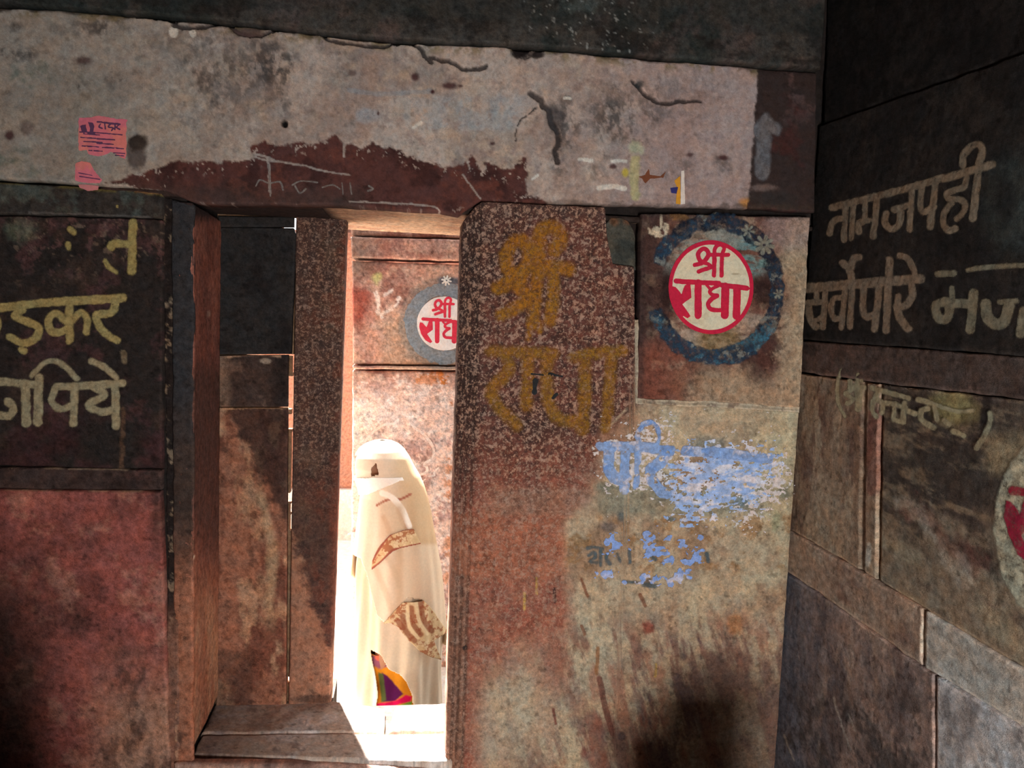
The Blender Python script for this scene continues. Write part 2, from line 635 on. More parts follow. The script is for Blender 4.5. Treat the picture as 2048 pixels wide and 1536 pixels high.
# ---- lintel: plaster over maroon stone
RED_EDGE = [(205, 368), (250, 356), (300, 345), (340, 330), (400, 327), (480, 328), (508, 314), (503, 299), (530, 289), (560, 292), (600, 290),
            (625, 291), (640, 281), (655, 286), (672, 276), (690, 292), (705, 288), (722, 300), (745, 284), (765, 298), (790, 300), (812, 313),
            (830, 318), (848, 328), (868, 330), (900, 334), (925, 337), (932, 326), (942, 312), (954, 330), (966, 341), (974, 318), (990, 335),
            (1005, 344), (1030, 340), (1040, 325), (1050, 318), (1051, 394), (1075, 399), (1100, 412), (900, 445), (350, 430), (330, 384)]
CRACKS = [
    ([(180, 22), (340, 45), (355, 56), (400, 60), (455, 52), (480, 70), (520, 76), (545, 66), (600, 60), (640, 66), (660, 84), (700, 92), (740, 97), (790, 94), (808, 88),
      (835, 98), (850, 118), (862, 130), (858, 120), (880, 124), (905, 130), (925, 142), (955, 143), (972, 136)], 3.2),
    ([(1058, 192), (1078, 203), (1084, 215), (1096, 224), (1098, 245), (1112, 268), (1114, 290), (1108, 305), (1112, 325)], 4.5),
    ([(1072, 218), (1040, 245), (1030, 262), (1030, 285)], 1.0),
    ([(1262, 168), (1275, 180), (1298, 202), (1318, 210), (1345, 208), (1395, 206)], 3.0)]


def paint_lintel(p):
    px, py = p.px, p.py
    p.c[:] = PLASTER
    p.h[:] = 0.006
    p.blot(lin(168, 148, 138), 5, 111, -0.1, 0.15)
    p.blot(lin(168, 160, 150), 7, 113, 0.02, 0.25, 0.5)
    p.blot(lin(198, 174, 152), 11, 115, 0.05, 0.25, 0.5)
    p.blot(lin(140, 122, 118), 34, 117, 0.04, 0.25, 0.5)
    # greenish damp at the left, purple grey at the right
    p.mix(lin(142, 140, 130), sm(700, 0, px + 300 * p.n(3, 119)) * 0.55)
    p.mix(lin(168, 146, 146), sm(1050, 1400, px + 200 * p.n(3, 120)) * 0.6)
    p.blot(lin(96, 108, 96), 6, 121, 0.05, 0.22, 0.75, where=sm(260, 0, px))
    # faded blue grey ghost of old lettering
    w = sm(780, 840, px) * sm(1075, 1030, px) * sm(185, 205, py) * sm(275, 255, py)
    p.mix(lin(168, 172, 176), w * 0.55 * sm(-0.1, 0.1, p.n(16, 123)))
    p.line(lin(150, 158, 166), [(700, 184), (770, 192), (860, 186)], 3, 3, amt=0.5)
    p.spot(lin(160, 172, 184), 735, 235, 22, 14, amt=0.6)
    for x0 in (812, 870, 935, 985, 1010):
        p.line(lin(164, 170, 172), [(x0, 205), (x0 + 6, 255)], 5, 4, amt=0.35)
    # grey fungus stains
    for cx, cy, rx, ry, a in ((450, 140, 70, 80, .65), (545, 130, 40, 36, .9), (550, 150, 35, 70, .55), (415, 185, 26, 40, .4), (575, 190, 12, 50, .5), (1215, 250, 38, 50, .85),
                              (1130, 250, 26, 60, .8), (1290, 215, 60, 34, .5), (1245, 200, 40, 30, .5), (1275, 265, 30, 30, .45), (150, 62, 60, 18, .5), (215, 55, 38, 14, .8),
                              (35, 115, 55, 10, .8), (35, 62, 20, 12, .6), (165, 175, 14, 7, .8), (225, 165, 18, 20, .5), (430, 240, 80, 26, .25), (330, 90, 50, 20, .4),
                              (1360, 335, 26, 22, .5), (1440, 330, 16, 18, .6), (1190, 345, 16, 14, .6), (690, 120, 30, 20, .4), (1110, 330, 12, 40, .6), (1380, 180, 50, 40, .3)):
        p.spot(lin(84, 78, 76), cx, cy, rx, ry, 0.8, 1.0, seed=131 + int(cx) % 7, scale=26, amt=a * sm(-0.16, 0.14, p.n(55, 133, sy=0.7)))
    for cx, cy, rx, ry, a in ((60, 260, 14, 12, .5), (175, 126, 16, 8, .8), (900, 176, 16, 7, .9), (830, 158, 8, 7, .9), (984, 290, 5, 4, .9), (865, 188, 4, 5, 1), (26, 274, 9, 9, .9),
                              (1222, 336, 7, 5, .9), (1375, 312, 8, 5, .8), (705, 150, 8, 6, .7), (1440, 318, 10, 5, .9), (757, 230, 2, 4, .9), (970, 330, 4, 4, .9), (920, 176, 5, 3, .8)):
        p.spot(lin(74, 42, 44), cx, cy, rx, ry, 0.5, 0.5, seed=139, scale=40, amt=a)
    # white scuffs
    for pts, w_ in (([(828, 259), (842, 250)], 2.5), ([(1155, 322), (1180, 323)], 2.5), ([(1220, 325), (1248, 325)], 2.5), ([(1195, 378), (1220, 375), (1245, 379)], 4),
                    ([(1062, 362), (1072, 354)], 1.5), ([(1126, 200), (1136, 199)], 2), ([(350, 66), (352, 72)], 7), ([(388, 70), (390, 73)], 6)):
        p.line(lin(222, 216, 206), pts, w_, 2, amt=0.9)
    # yellow and orange drips
    p.line(lin(196, 190, 120), [(1266, 320), (1264, 350), (1266, 395)], 6, 6, amt=0.55, wob=6)
    p.spot(lin(190, 196, 160), 1268, 300, 16, 14, amt=0.6, rag=0.8)
    p.spot(lin(210, 190, 60), 1247, 348, 7, 9, amt=0.8)
    p.spot(lin(190, 130, 50), 1490, 408, 18, 10, amt=0.8)
    p.mix(lin(205, 140, 110), sm(1000, 900, px) * 0)
    # broken plaster edge, holes and cracks
    top = np.interp(px, [q[0] for q in LT], [q[1] for q in LT])
    d = py - top
    m = 1 - sm(2, 14, d + 30 * p.n(12, 141, 5) + 6)
    p.mix(lin(86, 74, 66), m * 0.9)
    p.h -= m * 0.006
    p.blot(lin(120, 104, 62), 15, 143, 0.0, 0.12, 0.6, where=1 - sm(10, 26, d))
    for pts, w_ in CRACKS:
        p.line(lin(52, 46, 46), pts, w_ * 0.75, w_ * 0.8, wob=5, scale=30, amt=0.9, relief=-0.012)
    p.spot(lin(42, 34, 34), 1040, 103, 19, 16, 0.35, 0.7, seed=151, relief=-0.02)
    p.spot(lin(52, 44, 44), 1076, 110, 12, 9, 0.5, 0.8, seed=152, relief=-0.01)
    p.spot(lin(70, 64, 60), 880, 78, 14, 14, 0.6, 0.8, seed=153, relief=-0.006)
    p.spot(lin(96, 74, 72), 498, 68, 32, 9, 0.4, 0.5, seed=154, relief=-0.006, amt=0.8)
    p.spot(lin(46, 52, 54), 1275, 172, 10, 8, 0.5, 0.6, seed=155, amt=0.8)
    p.spot(lin(60, 60, 64), 1108, 240, 16, 26, 0.5, 0.8, seed=156, amt=0.75)
    p.spot(lin(20, 18, 18), 571, 251, 7, 7, 0.25, 0.4, relief=-0.02)
    # dark clod of dried mud with the stain under it
    p.spot(lin(92, 80, 76), 276, 312, 20, 34, 0.25, 0.4, seed=158, amt=0.9)
    p.spot(lin(66, 56, 50), 284, 290, 19, 17, 0.3, 0.45, seed=159, relief=0.012)
    # maroon stone where the plaster came away
    sd = poly_sd(px, py, RED_EDGE)
    m = sm(-1.8, 1.8, sd + 11 * 2 * p.n(26, 161, 5) * sm(26, 4, np.abs(sd)))
    red = Paint(px, py, p.u, p.v, MAROON)
    red.blot(lin(70, 44, 42), 8, 163, -0.02, 0.15)
    red.blot(lin(112, 66, 56), 14, 165, 0.08, 0.2, 0.6)
    red.mix(lin(70, 60, 56), sm(350, 395, py + 40 * p.n(6, 166)) * 0.55 * sm(760, 700, px))
    red.blot(PLASTER, 60, 167, 0.19, 0.22, 0.8, where=1 - sm(6, 34, sd))
    for pts, w_ in (([(510, 316), (545, 324), (590, 330), (640, 342), (700, 352)], 1.2), ([(925, 352), (948, 385), (960, 400)], 1.0), ([(690, 285), (690, 315)], 2.0),
                    ([(536, 320), (540, 345), (542, 388)], 1.6), ([(932, 316), (938, 340)], 1.2), ([(500, 320), (520, 312), (548, 322)], 1.6), ([(700, 405), (850, 412), (880, 424)], 1)):
        red.line(lin(178, 166, 158), pts, w_, 1.2, amt=0.75, wob=3)
    p.mix(red.c, m)
    p.h -= m * 0.007
    # dark painted right end with an arrow
    e = sm(-3, 3, px - np.interp(py, [130, 420], [1512, 1492]) + 16 * p.n(20, 171))
    p.mix(lin(60, 48, 46), e)
    p.blot(lin(74, 44, 42), 7, 173, 0.02, 0.2, 0.8, where=e)
    p.blot(lin(110, 86, 84), 12, 174, 0.1, 0.22, 0.6, where=e * sm(300, 150, py))
    p.h -= e * 0.004
    p.spot(lin(130, 110, 104), 1520, 378, 26, 7, 0.5, 0.6, amt=0.7)
    p.spot(lin(58, 50, 48), 1540, 400, 44, 16, 0.4, 0.6)
    p.mix(lin(70, 58, 50), sm(8, 0, np.abs(py - np.interp(px, [960, 1200, 1500], [402, 411, 416])) + 20 * p.n(30, 175)) * sm(1050, 1100, px) * 0.6)


LB = [(-140, 352), (0, 361), (200, 372), (330, 383), (365, 396), (400, 408), (700, 413), (880, 424), (918, 432), (948, 410), (962, 402), (1100, 409), (1300, 414), (1500, 419), (1625, 426)]
lintel = slab('lintel_stone', wall_back, BACK, LT, LB, 0.07, paint_lintel, M_PLASTER, pid=2, lift=0.02, res=0.0038, edge=0.014, grit=0.6)


def chalk(name, parent, plane, strokes, col, wear=0.1, rag=1.0, pid=0, res=0.003, m=None, label=None, lift=0.0016, scale=40, seed=11, colfn=None, sxy=(1, 1), soft=0.0, dens=1.0):
    xs = [q[0] for st in strokes for q in (st[1] if st[0] == 'fill' else st[0])]
    ys = [q[1] for st in strokes for q in (st[1] if st[0] == 'fill' else st[0])]
    w = max([0] + [st[1] for st in strokes if st[0] != 'fill'])
    bb = (min(xs) - w, min(ys) - w, max(xs) + w, max(ys) + w)
    return decal(name, parent, plane, bb, strokes_field(strokes, wear, seed, scale, rag, sxy), col, m or (M_BRUSH if soft else M_WORN), res, pid, lift, label, colfn, soft=soft, dens=dens)


chalk('chalk_writing', lintel, BACK.shifted(0.02), [([(536, 330), (540, 360), (541, 392)], 3), ([(512, 372), (520, 360), (538, 366), (560, 364), (566, 380)], 3), ([(585, 370), (602, 362), (635, 365)], 2.5),
      ([(590, 372), (600, 386), (612, 378)], 2.5), ([(645, 375), (665, 370), (680, 378)], 2.5), ([(684, 366), (686, 388)], 2.5), ([(700, 366), (703, 388)], 2.5), ([(738, 372), (746, 378), (736, 382)], 3)],
      lin(140, 130, 126), wear=0.0, rag=0.8, pid=2, soft=1.5, dens=0.9, label='faint pale chalk writing', lift=0.0012, res=0.0022)
chalk('painted_arrow', lintel, BACK.shifted(0.02), [([(1524, 345), (1526, 262)], 28, 'l'), ('fill', [(1500, 262), (1530, 228), (1560, 256), (1556, 270), (1530, 262), (1504, 272)])],
      lin(124, 122, 126), wear=0.0, rag=4, pid=2, soft=8, dens=0.8, label='worn grey arrow pointing up', lift=0.004)

# ---- soffit of the lintel over the passage
SOF = Plane((0, 0, ZS), (1, 0, 0), (0, 1, 0), (0, 0, -1))
def sof(x0, x1, y1):
    c = [project(np.array([[x, y, ZS]])) for x, y in ((x0, 0.0), (x1, 0.0), (x0, y1), (x1, y1))]
    return [(float(a[0]), float(b[0])) for a, b in c]


def paint_soffit(p):
    p.c[:] = lin(186, 152, 124)
    p.blot(lin(160, 120, 98), 6, 181, 0.0, 0.2, 0.8, sy=2)
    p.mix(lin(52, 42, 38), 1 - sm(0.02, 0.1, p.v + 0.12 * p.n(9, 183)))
    p.mix(lin(60, 46, 42), sm(-0.3, -0.36, p.u))  # left end painted dark for the shade beyond the doorway light
    p.spot(lin(80, 56, 46), 797, 466, 4, 3)


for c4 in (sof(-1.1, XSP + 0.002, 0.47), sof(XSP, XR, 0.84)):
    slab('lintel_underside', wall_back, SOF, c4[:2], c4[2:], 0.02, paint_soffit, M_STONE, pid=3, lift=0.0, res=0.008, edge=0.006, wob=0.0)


# ---- left pier
def paint_l1(p):
    p.c[:] = lin(66, 60, 56)
    p.blot(lin(86, 92, 86), 9, 201, 0.03, 0.16, 0.8)
    p.blot(lin(48, 42, 40), 7, 202, 0.03, 0.2, 0.8)
    p.mix(lin(116, 104, 58), sm(8, 2, p.py - np.interp(p.px, [0, 330], [362, 388])) * sm(0.0, 0.1, p.n(10, 203)) * 0.8)
    p.line(lin(150, 108, 70), [(255, 376), (290, 384), (330, 388)], 2, 2, amt=0.7)
    p.line(lin(110, 104, 100), [(60, 426), (200, 430), (300, 434)], 1.2, 1.5, amt=0.6)


def paint_l2(p):
    p.c[:] = BLACKP * 1.15
    p.blot(lin(70, 56, 50), 6, 211, 0.0, 0.2, 0.8)
    p.blot(lin(84, 58, 58), 9, 212, 0.06, 0.2, 0.7)
    p.blot(lin(70, 40, 42), 3, 218, 0.0, 0.2, 0.6, where=sm(700, 900, p.py))
    w = sm(620, 480, p.py)
    p.blot(lin(120, 100, 86), 24, 213, 0.14, 0.2, 0.8, where=w)
    p.blot(lin(104, 74, 72), 30, 214, 0.14, 0.2, 0.7, where=w)
    p.spot(lin(108, 118, 100), 40, 460, 26, 22, 0.7, 0.9, amt=0.55)
    p.line(lin(128, 96, 74), [(246, 820), (243, 930), (242, 950)], 3, 3, amt=0.45, wob=6)
    p.line(lin(140, 122, 96), [(247, 705), (249, 722)], 4, 3, amt=0.7)


def paint_l3(p):
    p.c[:] = lin(74, 58, 54)
    p.blot(lin(96, 66, 62), 8, 221, 0.0, 0.2, 0.8, sx=0.5)
    p.blot(lin(50, 40, 38), 8, 222, 0.05, 0.2, 0.8)
    p.line(lin(176, 152, 128), [(-20, 932), (80, 931), (85, 927), (90, 934), (200, 936), (310, 938)], 1.6, 1.6, amt=0.7)


def paint_l4(p):
    p.c[:] = lin(160, 92, 84)
    p.blot(lin(122, 72, 66), 5, 231, -0.05, 0.2, 0.8)
    p.blot(lin(184, 130, 112), 8, 233, 0.05, 0.2, 0.6)
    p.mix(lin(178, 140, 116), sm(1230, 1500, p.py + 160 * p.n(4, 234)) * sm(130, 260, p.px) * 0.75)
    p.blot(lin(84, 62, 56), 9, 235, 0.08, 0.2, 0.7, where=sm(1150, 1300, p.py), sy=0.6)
    p.mix(lin(70, 56, 50), sm(190, 20, p.px + 90 * p.n(4, 236)) * sm(1050, 1250, p.py) * 0.7)  # shadow in the lower left corner, deepened in the colour
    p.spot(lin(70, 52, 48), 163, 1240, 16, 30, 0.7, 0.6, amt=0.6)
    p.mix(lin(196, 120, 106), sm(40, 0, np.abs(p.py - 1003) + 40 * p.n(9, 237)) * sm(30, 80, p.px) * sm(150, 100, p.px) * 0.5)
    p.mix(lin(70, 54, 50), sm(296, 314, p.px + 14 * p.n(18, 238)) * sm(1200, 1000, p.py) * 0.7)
    p.line(lin(190, 150, 120), [(-20, 977), (200, 979), (318, 982)], 1.4, 1.6, amt=0.6)


pw = 322
slab('pier_stone', wall_back, BACK, [(-140, 350), (0, 364), (200, 376), (326, 387)], [(-140, 424), (0, 428), (200, 432), (325, 437)], 0.1, paint_l1, M_STONE, pid=4, edge=0.01, lift=0.004)
lpanel = slab('pier_stone', wall_back, BACK, [(-140, 427), (0, 431), (200, 435), (325, 440)], [(-140, 930), (0, 932), (324, 938)], 0.1, paint_l2, M_STONE, pid=5, edge=0.008)
slab('pier_stone', wall_back, BACK, [(-140, 933), (324, 940)], [(-140, 975), (322, 980)], 0.1, paint_l3, M_STONE, pid=6, edge=0.006, lift=0.006)
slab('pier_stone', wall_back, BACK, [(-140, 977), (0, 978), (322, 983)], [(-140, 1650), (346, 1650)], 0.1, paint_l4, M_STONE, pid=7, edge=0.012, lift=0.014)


def paint_joint(p):
    p.c[:] = lin(44, 36, 34)
    p.blot(lin(150, 128, 106), 30, 241, 0.1, 0.2, 0.8)
    p.h += 0.02 * p.n(40, 242)
    p.mix(lin(140, 100, 84), sm(1180, 1300, p.py))
    p.h += 0.02 * sm(1150, 1280, p.py)


slab('joint_mortar', wall_back, BACK, [(320, 392), (346, 398)], [(340, 1650), (362, 1650)], 0.05, paint_joint, M_STONE, pid=8, lift=-0.022, edge=0.004)


def paint_jamb(p):
    p.c[:] = lin(58, 56, 58)
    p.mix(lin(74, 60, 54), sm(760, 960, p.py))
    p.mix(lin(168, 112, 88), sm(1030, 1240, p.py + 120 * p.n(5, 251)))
    p.blot(lin(60, 48, 44), 9, 252, 0.05, 0.2, 0.7)
    p.blot(lin(190, 146, 116), 8, 253, 0.08, 0.22, 0.6, where=sm(1150, 1300, p.py), sy=0.4)
    p.line(lin(196, 156, 128), [(346, 1335), (347, 1400), (352, 1560)], 3, 5, amt=0.6)
    p.spot(lin(40, 32, 32), 344, 1305, 6, 10, 0.5, 0.6, relief=-0.006)
    p.spot(lin(44, 34, 34), 352, 1330, 4, 14, 0.5, 0.6, relief=-0.006)


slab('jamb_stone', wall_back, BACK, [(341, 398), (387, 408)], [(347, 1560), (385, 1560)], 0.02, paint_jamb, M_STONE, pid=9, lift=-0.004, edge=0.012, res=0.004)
p1, p2 = BACK.pt(386, 950), RECESS.pt(440, 950)
dj = p2 - p1
dj[2] = 0
dj /= np.linalg.norm(dj)
REV = Plane((p1[0], p1[1], 0), dj, (0, 0, 1), (dj[1], -dj[0], 0))


def paint_reveal(p):
    t = (p.px - 386) / 54
    p.c[:] = lin(134, 84, 72)
    p.blot(lin(158, 100, 84), 6, 261, -0.05, 0.2, sy=0.5)
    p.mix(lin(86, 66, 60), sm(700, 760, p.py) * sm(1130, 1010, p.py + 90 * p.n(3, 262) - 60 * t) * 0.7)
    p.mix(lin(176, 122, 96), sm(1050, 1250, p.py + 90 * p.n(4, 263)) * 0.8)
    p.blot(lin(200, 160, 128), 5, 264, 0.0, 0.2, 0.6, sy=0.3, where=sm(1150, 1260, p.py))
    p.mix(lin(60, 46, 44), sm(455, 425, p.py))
    p.line(lin(230, 214, 190), [(386, 1112), (382, 1130)], 2.5, 2, amt=0.9)
    p.line(lin(220, 190, 160), [(379, 1150), (378, 1165)], 2.5, 2, amt=0.8)
    p.spot(lin(190, 150, 130), 418, 628, 4, 6, amt=0.7)


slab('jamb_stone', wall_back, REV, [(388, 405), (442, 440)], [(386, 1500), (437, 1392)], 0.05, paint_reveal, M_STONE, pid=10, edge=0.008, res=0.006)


# ---- upright slabs that narrow the doorway
def paint_rec(p):
    p.c[:] = lin(160, 110, 88)
    p.blot(lin(120, 76, 62), 7, 271, -0.02, 0.15, 0.9, sy=0.5)
    p.blot(lin(196, 156, 124), 9, 273, 0.05, 0.2, 0.7, sy=0.5)
    p.blot(lin(90, 58, 48), 14, 275, 0.1, 0.2, 0.6)
    # dark upper part; its diagonal shadow edge is painted into the colour
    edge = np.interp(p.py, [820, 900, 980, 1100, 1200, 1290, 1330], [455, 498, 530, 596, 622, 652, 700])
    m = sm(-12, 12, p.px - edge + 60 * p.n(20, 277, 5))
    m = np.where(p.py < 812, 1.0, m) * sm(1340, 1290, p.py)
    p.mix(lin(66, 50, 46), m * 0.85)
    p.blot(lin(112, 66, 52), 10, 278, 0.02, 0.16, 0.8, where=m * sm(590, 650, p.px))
    p.mix(lin(206, 178, 140), sm(16, 2, np.abs(p.px - np.interp(p.py, [980, 1090, 1200], [520, 545, 540])) + 18 * p.n(9, 279)) * sm(950, 1000, p.py) * sm(1290, 1180, p.py) * 0.5)
    p.mix(lin(90, 66, 56), sm(510, 500, p.px + 10 * p.n(10, 280)) * sm(1290, 1310, p.py) * 0.6)
    p.spk[:] = 0.1 + 0.5 * sm(580, 590, p.px) * sm(1050, 800, p.py)
    p.mix(lin(176, 132, 106), (1 - m) * sm(578, 584, p.px) * sm(1000, 1060, p.py) * 0.6)  # lit side of the painted shadow edge, paler in colour
    p.mix(lin(130, 72, 54), sm(650, 672, p.px) * sm(900, 1000, p.py) * sm(1320, 1260, p.py) * 0.6)
    p.spot(lin(60, 46, 42), 632, 1398, 46, 9, 0.4, 0.4, amt=0.7)


def paint_black(p):
    p.c[:] = lin(50, 48, 48)
    p.blot(lin(38, 34, 34), 6, 281, 0.0, 0.2, 0.8)


def paint_mid(p):
    p.c[:] = lin(76, 60, 54)
    p.blot(lin(120, 96, 84), 12, 283, 0.06, 0.2, 0.7)
    p.mix(lin(40, 36, 36), sm(530, 560, p.px) * 0.7)
    p.spot(lin(200, 180, 160), 530, 722, 9, 4, 0.4, 0.6, amt=0.8)
    p.line(lin(190, 150, 120), [(452, 714), (490, 710), (560, 711)], 1.5, 2, amt=0.8)
    p.mix(lin(150, 120, 100), sm(468, 446, p.px + 14 * p.n(9, 284)) * 0.6)


def paint_low(p):
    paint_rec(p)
    p.line(lin(200, 156, 120), [(444, 817), (480, 816), (573, 815)], 1.6, 1.5, amt=0.9)


TH = 0.12
slab('jamb_slab', wall_back, RECESS, [(436, 432), (587, 434)], [(436, 454), (587, 454)], 0.03, paint_black, M_STONE, pid=11, edge=0.005, wob=0.0005)
slab('jamb_slab', wall_back, RECESS, [(438, 455), (588, 456), (590, 467), (592, 468)], [(438, 709), (582, 708)], 0.03, paint_black, M_STONE, pid=12, edge=0.005, wob=0.0005)
slab('jamb_slab', wall_back, RECESS, [(438, 711), (576, 710)], [(438, 814), (575, 814)], 0.03, paint_mid, M_STONE, pid=13, edge=0.006, wob=0.001)
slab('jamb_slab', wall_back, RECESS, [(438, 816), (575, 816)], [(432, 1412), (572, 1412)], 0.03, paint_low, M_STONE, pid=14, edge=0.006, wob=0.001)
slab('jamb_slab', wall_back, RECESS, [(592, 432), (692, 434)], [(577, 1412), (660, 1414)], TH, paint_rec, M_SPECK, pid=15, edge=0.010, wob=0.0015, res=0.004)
# packing behind the left slabs: closes the joints and most of the slit, leaves the chinks that let daylight through
RB = Plane((0, 0.47, 0), (1, 0, 0), (0, 0, 1), (0, -1, 0))
xl_, xs_ = RB.pt(440, 900)[0], lambda y, d=0: RB.pt(np.interp(y, [432, 1392], [592, 577]) + d, y)[0]


def zpx(y):
    return RB.pt(580, y)[2]


for k_, (ya, yb, d_) in enumerate(((428, 470, -26), (466, 708, 8), (712, 727, -3.5), (727, 745, -3), (745, 752, -1.5), (752, 818, -26), (818, 828, -3), (828, 858, -26), (858, 864, -1), (864, 872, -3), (872, 985, -2.6), (985, 1004, -20), (1004, 1008, -1),
                                   (1008, 1026, -3.5), (1026, 1030, -1), (1030, 1060, -3), (1060, 1352, 8), (1352, 1366, -3.2), (1366, 1420, 8))):
    box('packing_stone', wall_back, (xl_ - 0.05, 0.462, zpx(yb)), (xs_(0.5 * (ya + yb), d_), 0.50, zpx(ya)), lin(150, 118, 92), M_STONE)


# ---- right pier
PL = [(440, 925), (1510, 890), (1640, 886)]


def paint_pier(p):
    px, py = p.px, p.py
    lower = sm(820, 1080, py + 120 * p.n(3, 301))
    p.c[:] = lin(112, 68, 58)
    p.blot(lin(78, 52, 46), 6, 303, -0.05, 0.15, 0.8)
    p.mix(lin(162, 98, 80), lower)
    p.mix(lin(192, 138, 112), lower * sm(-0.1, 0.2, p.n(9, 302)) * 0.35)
    p.spk[:] = 0.95 - 0.22 * lower
    # bare plaster that covers the right and the foot
    side = sm(-1, 1, (px - np.interp(py, [800, 860, 1000, 1040, 1300, 1500], [1290, 1215, 1180, 1133, 1128, 1120]) + 70 * p.n(6, 305, 5)) / 22)
    foot = sm(1270, 1400, py + 200 * p.n(4, 307)) * sm(930, 990, px)
    pl = np.clip(np.maximum(side, foot), 0, 1)
    q = Paint(px, py, p.u, p.v, lin(192, 170, 142))
    q.blot(lin(160, 132, 108), 6, 309, -0.04, 0.18, 0.85)
    q.blot(lin(208, 192, 160), 5, 311, 0.0, 0.2, 0.6)
    q.mix(lin(206, 196, 162), sm(1440, 1560, px + 60 * p.n(5, 310)) * sm(1200, 950, py) * 0.6)
    q.mix(lin(204, 192, 164), sm(90, 10, np.abs(px - 1175) + 60 * p.n(5, 312)) * sm(1170, 1230, py) * sm(1420, 1330, py) * 0.6)
    low = sm(1180, 1300, py + 60 * p.n(5, 314))
    q.blot(lin(122, 82, 74), 9, 313, -0.02, 0.14, 0.8, sx=1.3, sy=0.35, sk=0.3, where=low)
    q.blot(lin(98, 78, 82), 13, 315, 0.04, 0.18, 0.75, sx=1.2, sy=0.4, sk=0.35, where=low * sm(1150, 1330, px))
    q.blot(lin(164, 104, 84), 8, 316, 0.03, 0.2, 0.6, sx=1.3, sy=0.4, sk=0.2, where=low)
    q.mix(lin(128, 108, 96), sm(1230, 1420, py + 160 * p.n(4, 317)) * sm(1230, 1480, px) * 0.55)
    q.mix(lin(196, 178, 154), sm(170, 60, np.hypot(px - 1010, (py - 1420) * 0.9) + 90 * p.n(4, 320)) * 0.7)
    q.mix(lin(156, 108, 84), sm(820, 835, py) * sm(930, 880, py + 60 * p.n(6, 318)) * sm(1340, 1230, px) * 0.7)
    q.blot(lin(160, 118, 74), 16, 319, 0.03, 0.16, 0.7, where=sm(1000, 1040, py) * sm(1160, 1120, py))
    p.mix(q.c, pl)
    p.spk *= 1 - 0.9 * pl
    # dark tone along the fluted edge and in its grooves, fading downwards
    left = np.interp(py, [q_[0] for q_ in PL], [q_[1] for q_ in PL])
    s = px - left
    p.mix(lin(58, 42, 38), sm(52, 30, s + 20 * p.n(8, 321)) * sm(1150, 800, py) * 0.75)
    p.mix(lin(140, 112, 92), sm(40, 32, s) * sm(1000, 1250, py) * 0.6)
    for c_ in (11, 21, 34):
        g = 1 - sm(1.2, 3.4, np.abs(s - c_))
        p.h -= 0.007 * g
        p.mix(lin(60, 44, 38), g * 0.55)
    p.h -= 0.010 * sm(9, 3, s)
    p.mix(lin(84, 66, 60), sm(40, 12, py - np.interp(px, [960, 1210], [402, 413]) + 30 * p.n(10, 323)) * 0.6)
    # tan band in the middle, greenish wash under the blue words
    p.mix(lin(186, 120, 88), sm(1010, 1040, py) * sm(1180, 1130, py) * sm(1140, 1120, px) * 0.4)
    p.mix(lin(150, 148, 128), sm(964, 974, py + 6 * p.n(9, 324)) * sm(1032, 1018, py + 10 * p.n(9, 325)) * sm(1180, 1200, px) * sm(1560, 1500, px) * 0.7)
    p.mix(lin(160, 130, 108), sm(960, 985, py) * sm(1034, 1022, py) * sm(940, 1010, px) * sm(1220, 1160, px) * 0.45)
    for cx, cy, rx, ry, c_ in ((1240, 1030, 9, 12, (84, 100, 104)), (1338, 1034, 9, 5, (70, 96, 98)), (1211, 1050, 15, 9, (120, 108, 104)), (1560, 980, 12, 12, (104, 112, 100)),
                               (1478, 1000, 18, 12, (110, 130, 140)), (1408, 884, 36, 12, (134, 136, 128)), (1210, 968, 26, 9, (130, 134, 120)), (1545, 1040, 10, 20, (140, 148, 120))):
        p.spot(lin(*c_), cx, cy, rx, ry, 0.5, 0.7, seed=327, amt=0.75)
    # scratches, drips, orange daub
    for pts, w_, c_ in (([(1071, 1152), (1071, 1182)], 1.6, (220, 176, 96)), ([(1047, 1180), (1046, 1212)], 1.8, (224, 184, 100)), ([(1106, 1172), (1108, 1198)], 2.2, (70, 40, 40)),
                        ([(1160, 1154), (1172, 1188)], 2.0, (130, 80, 56)), ([(1276, 1184), (1286, 1206)], 3.0, (132, 84, 62)), ([(1192, 1290), (1190, 1340)], 3, (150, 100, 62)),
                        ([(1196, 1350), (1205, 1400), (1222, 1460)], 5, (110, 66, 56)), ([(1104, 1410), (1108, 1440)], 2, (120, 64, 56)), ([(1308, 1322), (1307, 1346)], 1.6, (206, 170, 96)),
                        ([(1160, 1246), (1166, 1262)], 2.4, (140, 90, 66)), ([(1264, 806), (1240, 825), (1208, 858)], 1.4, (196, 172, 142)), ([(1420, 808), (1421, 830)], 1.2, (196, 172, 142))):
        p.line(lin(*c_), pts, w_, 1.6, amt=0.85, wob=2)
    p.spot(lin(186, 120, 60), 1466, 1246, 15, 24, 0.5, 0.5, amt=0.55)
    p.spot(lin(150, 60, 44), 1291, 1250, 12, 12, 0.4, 0.7, amt=0.8, scale=40)
    p.spot(lin(128, 74, 66), 1166, 1500, 9, 12, 0.5, 0.6, amt=0.8)
    p.spot(lin(60, 50, 48), 929, 1290, 5, 5, 0.3, 0.2, relief=-0.004)
    for cx, cy in ((1362, 1306), (1292, 1160), (1240, 1465)):
        p.spot(lin(70, 58, 64), cx, cy, 7, 8, 0.4, 0.6, amt=0.7)
    p.mix(lin(110, 84, 70), (1 - sm(0, 14, np.interp(py, [822, 1640], [1590, 1538]) - px)) * 0.3)


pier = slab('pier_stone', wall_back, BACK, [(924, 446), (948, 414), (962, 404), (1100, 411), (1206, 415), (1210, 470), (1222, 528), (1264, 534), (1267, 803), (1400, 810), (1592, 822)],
            [(886, 1650), (1536, 1650)], 0.14, paint_pier, M_SPECK, pid=20, lift=0.03, edge=0.01, res=0.0042, wob=0.003)


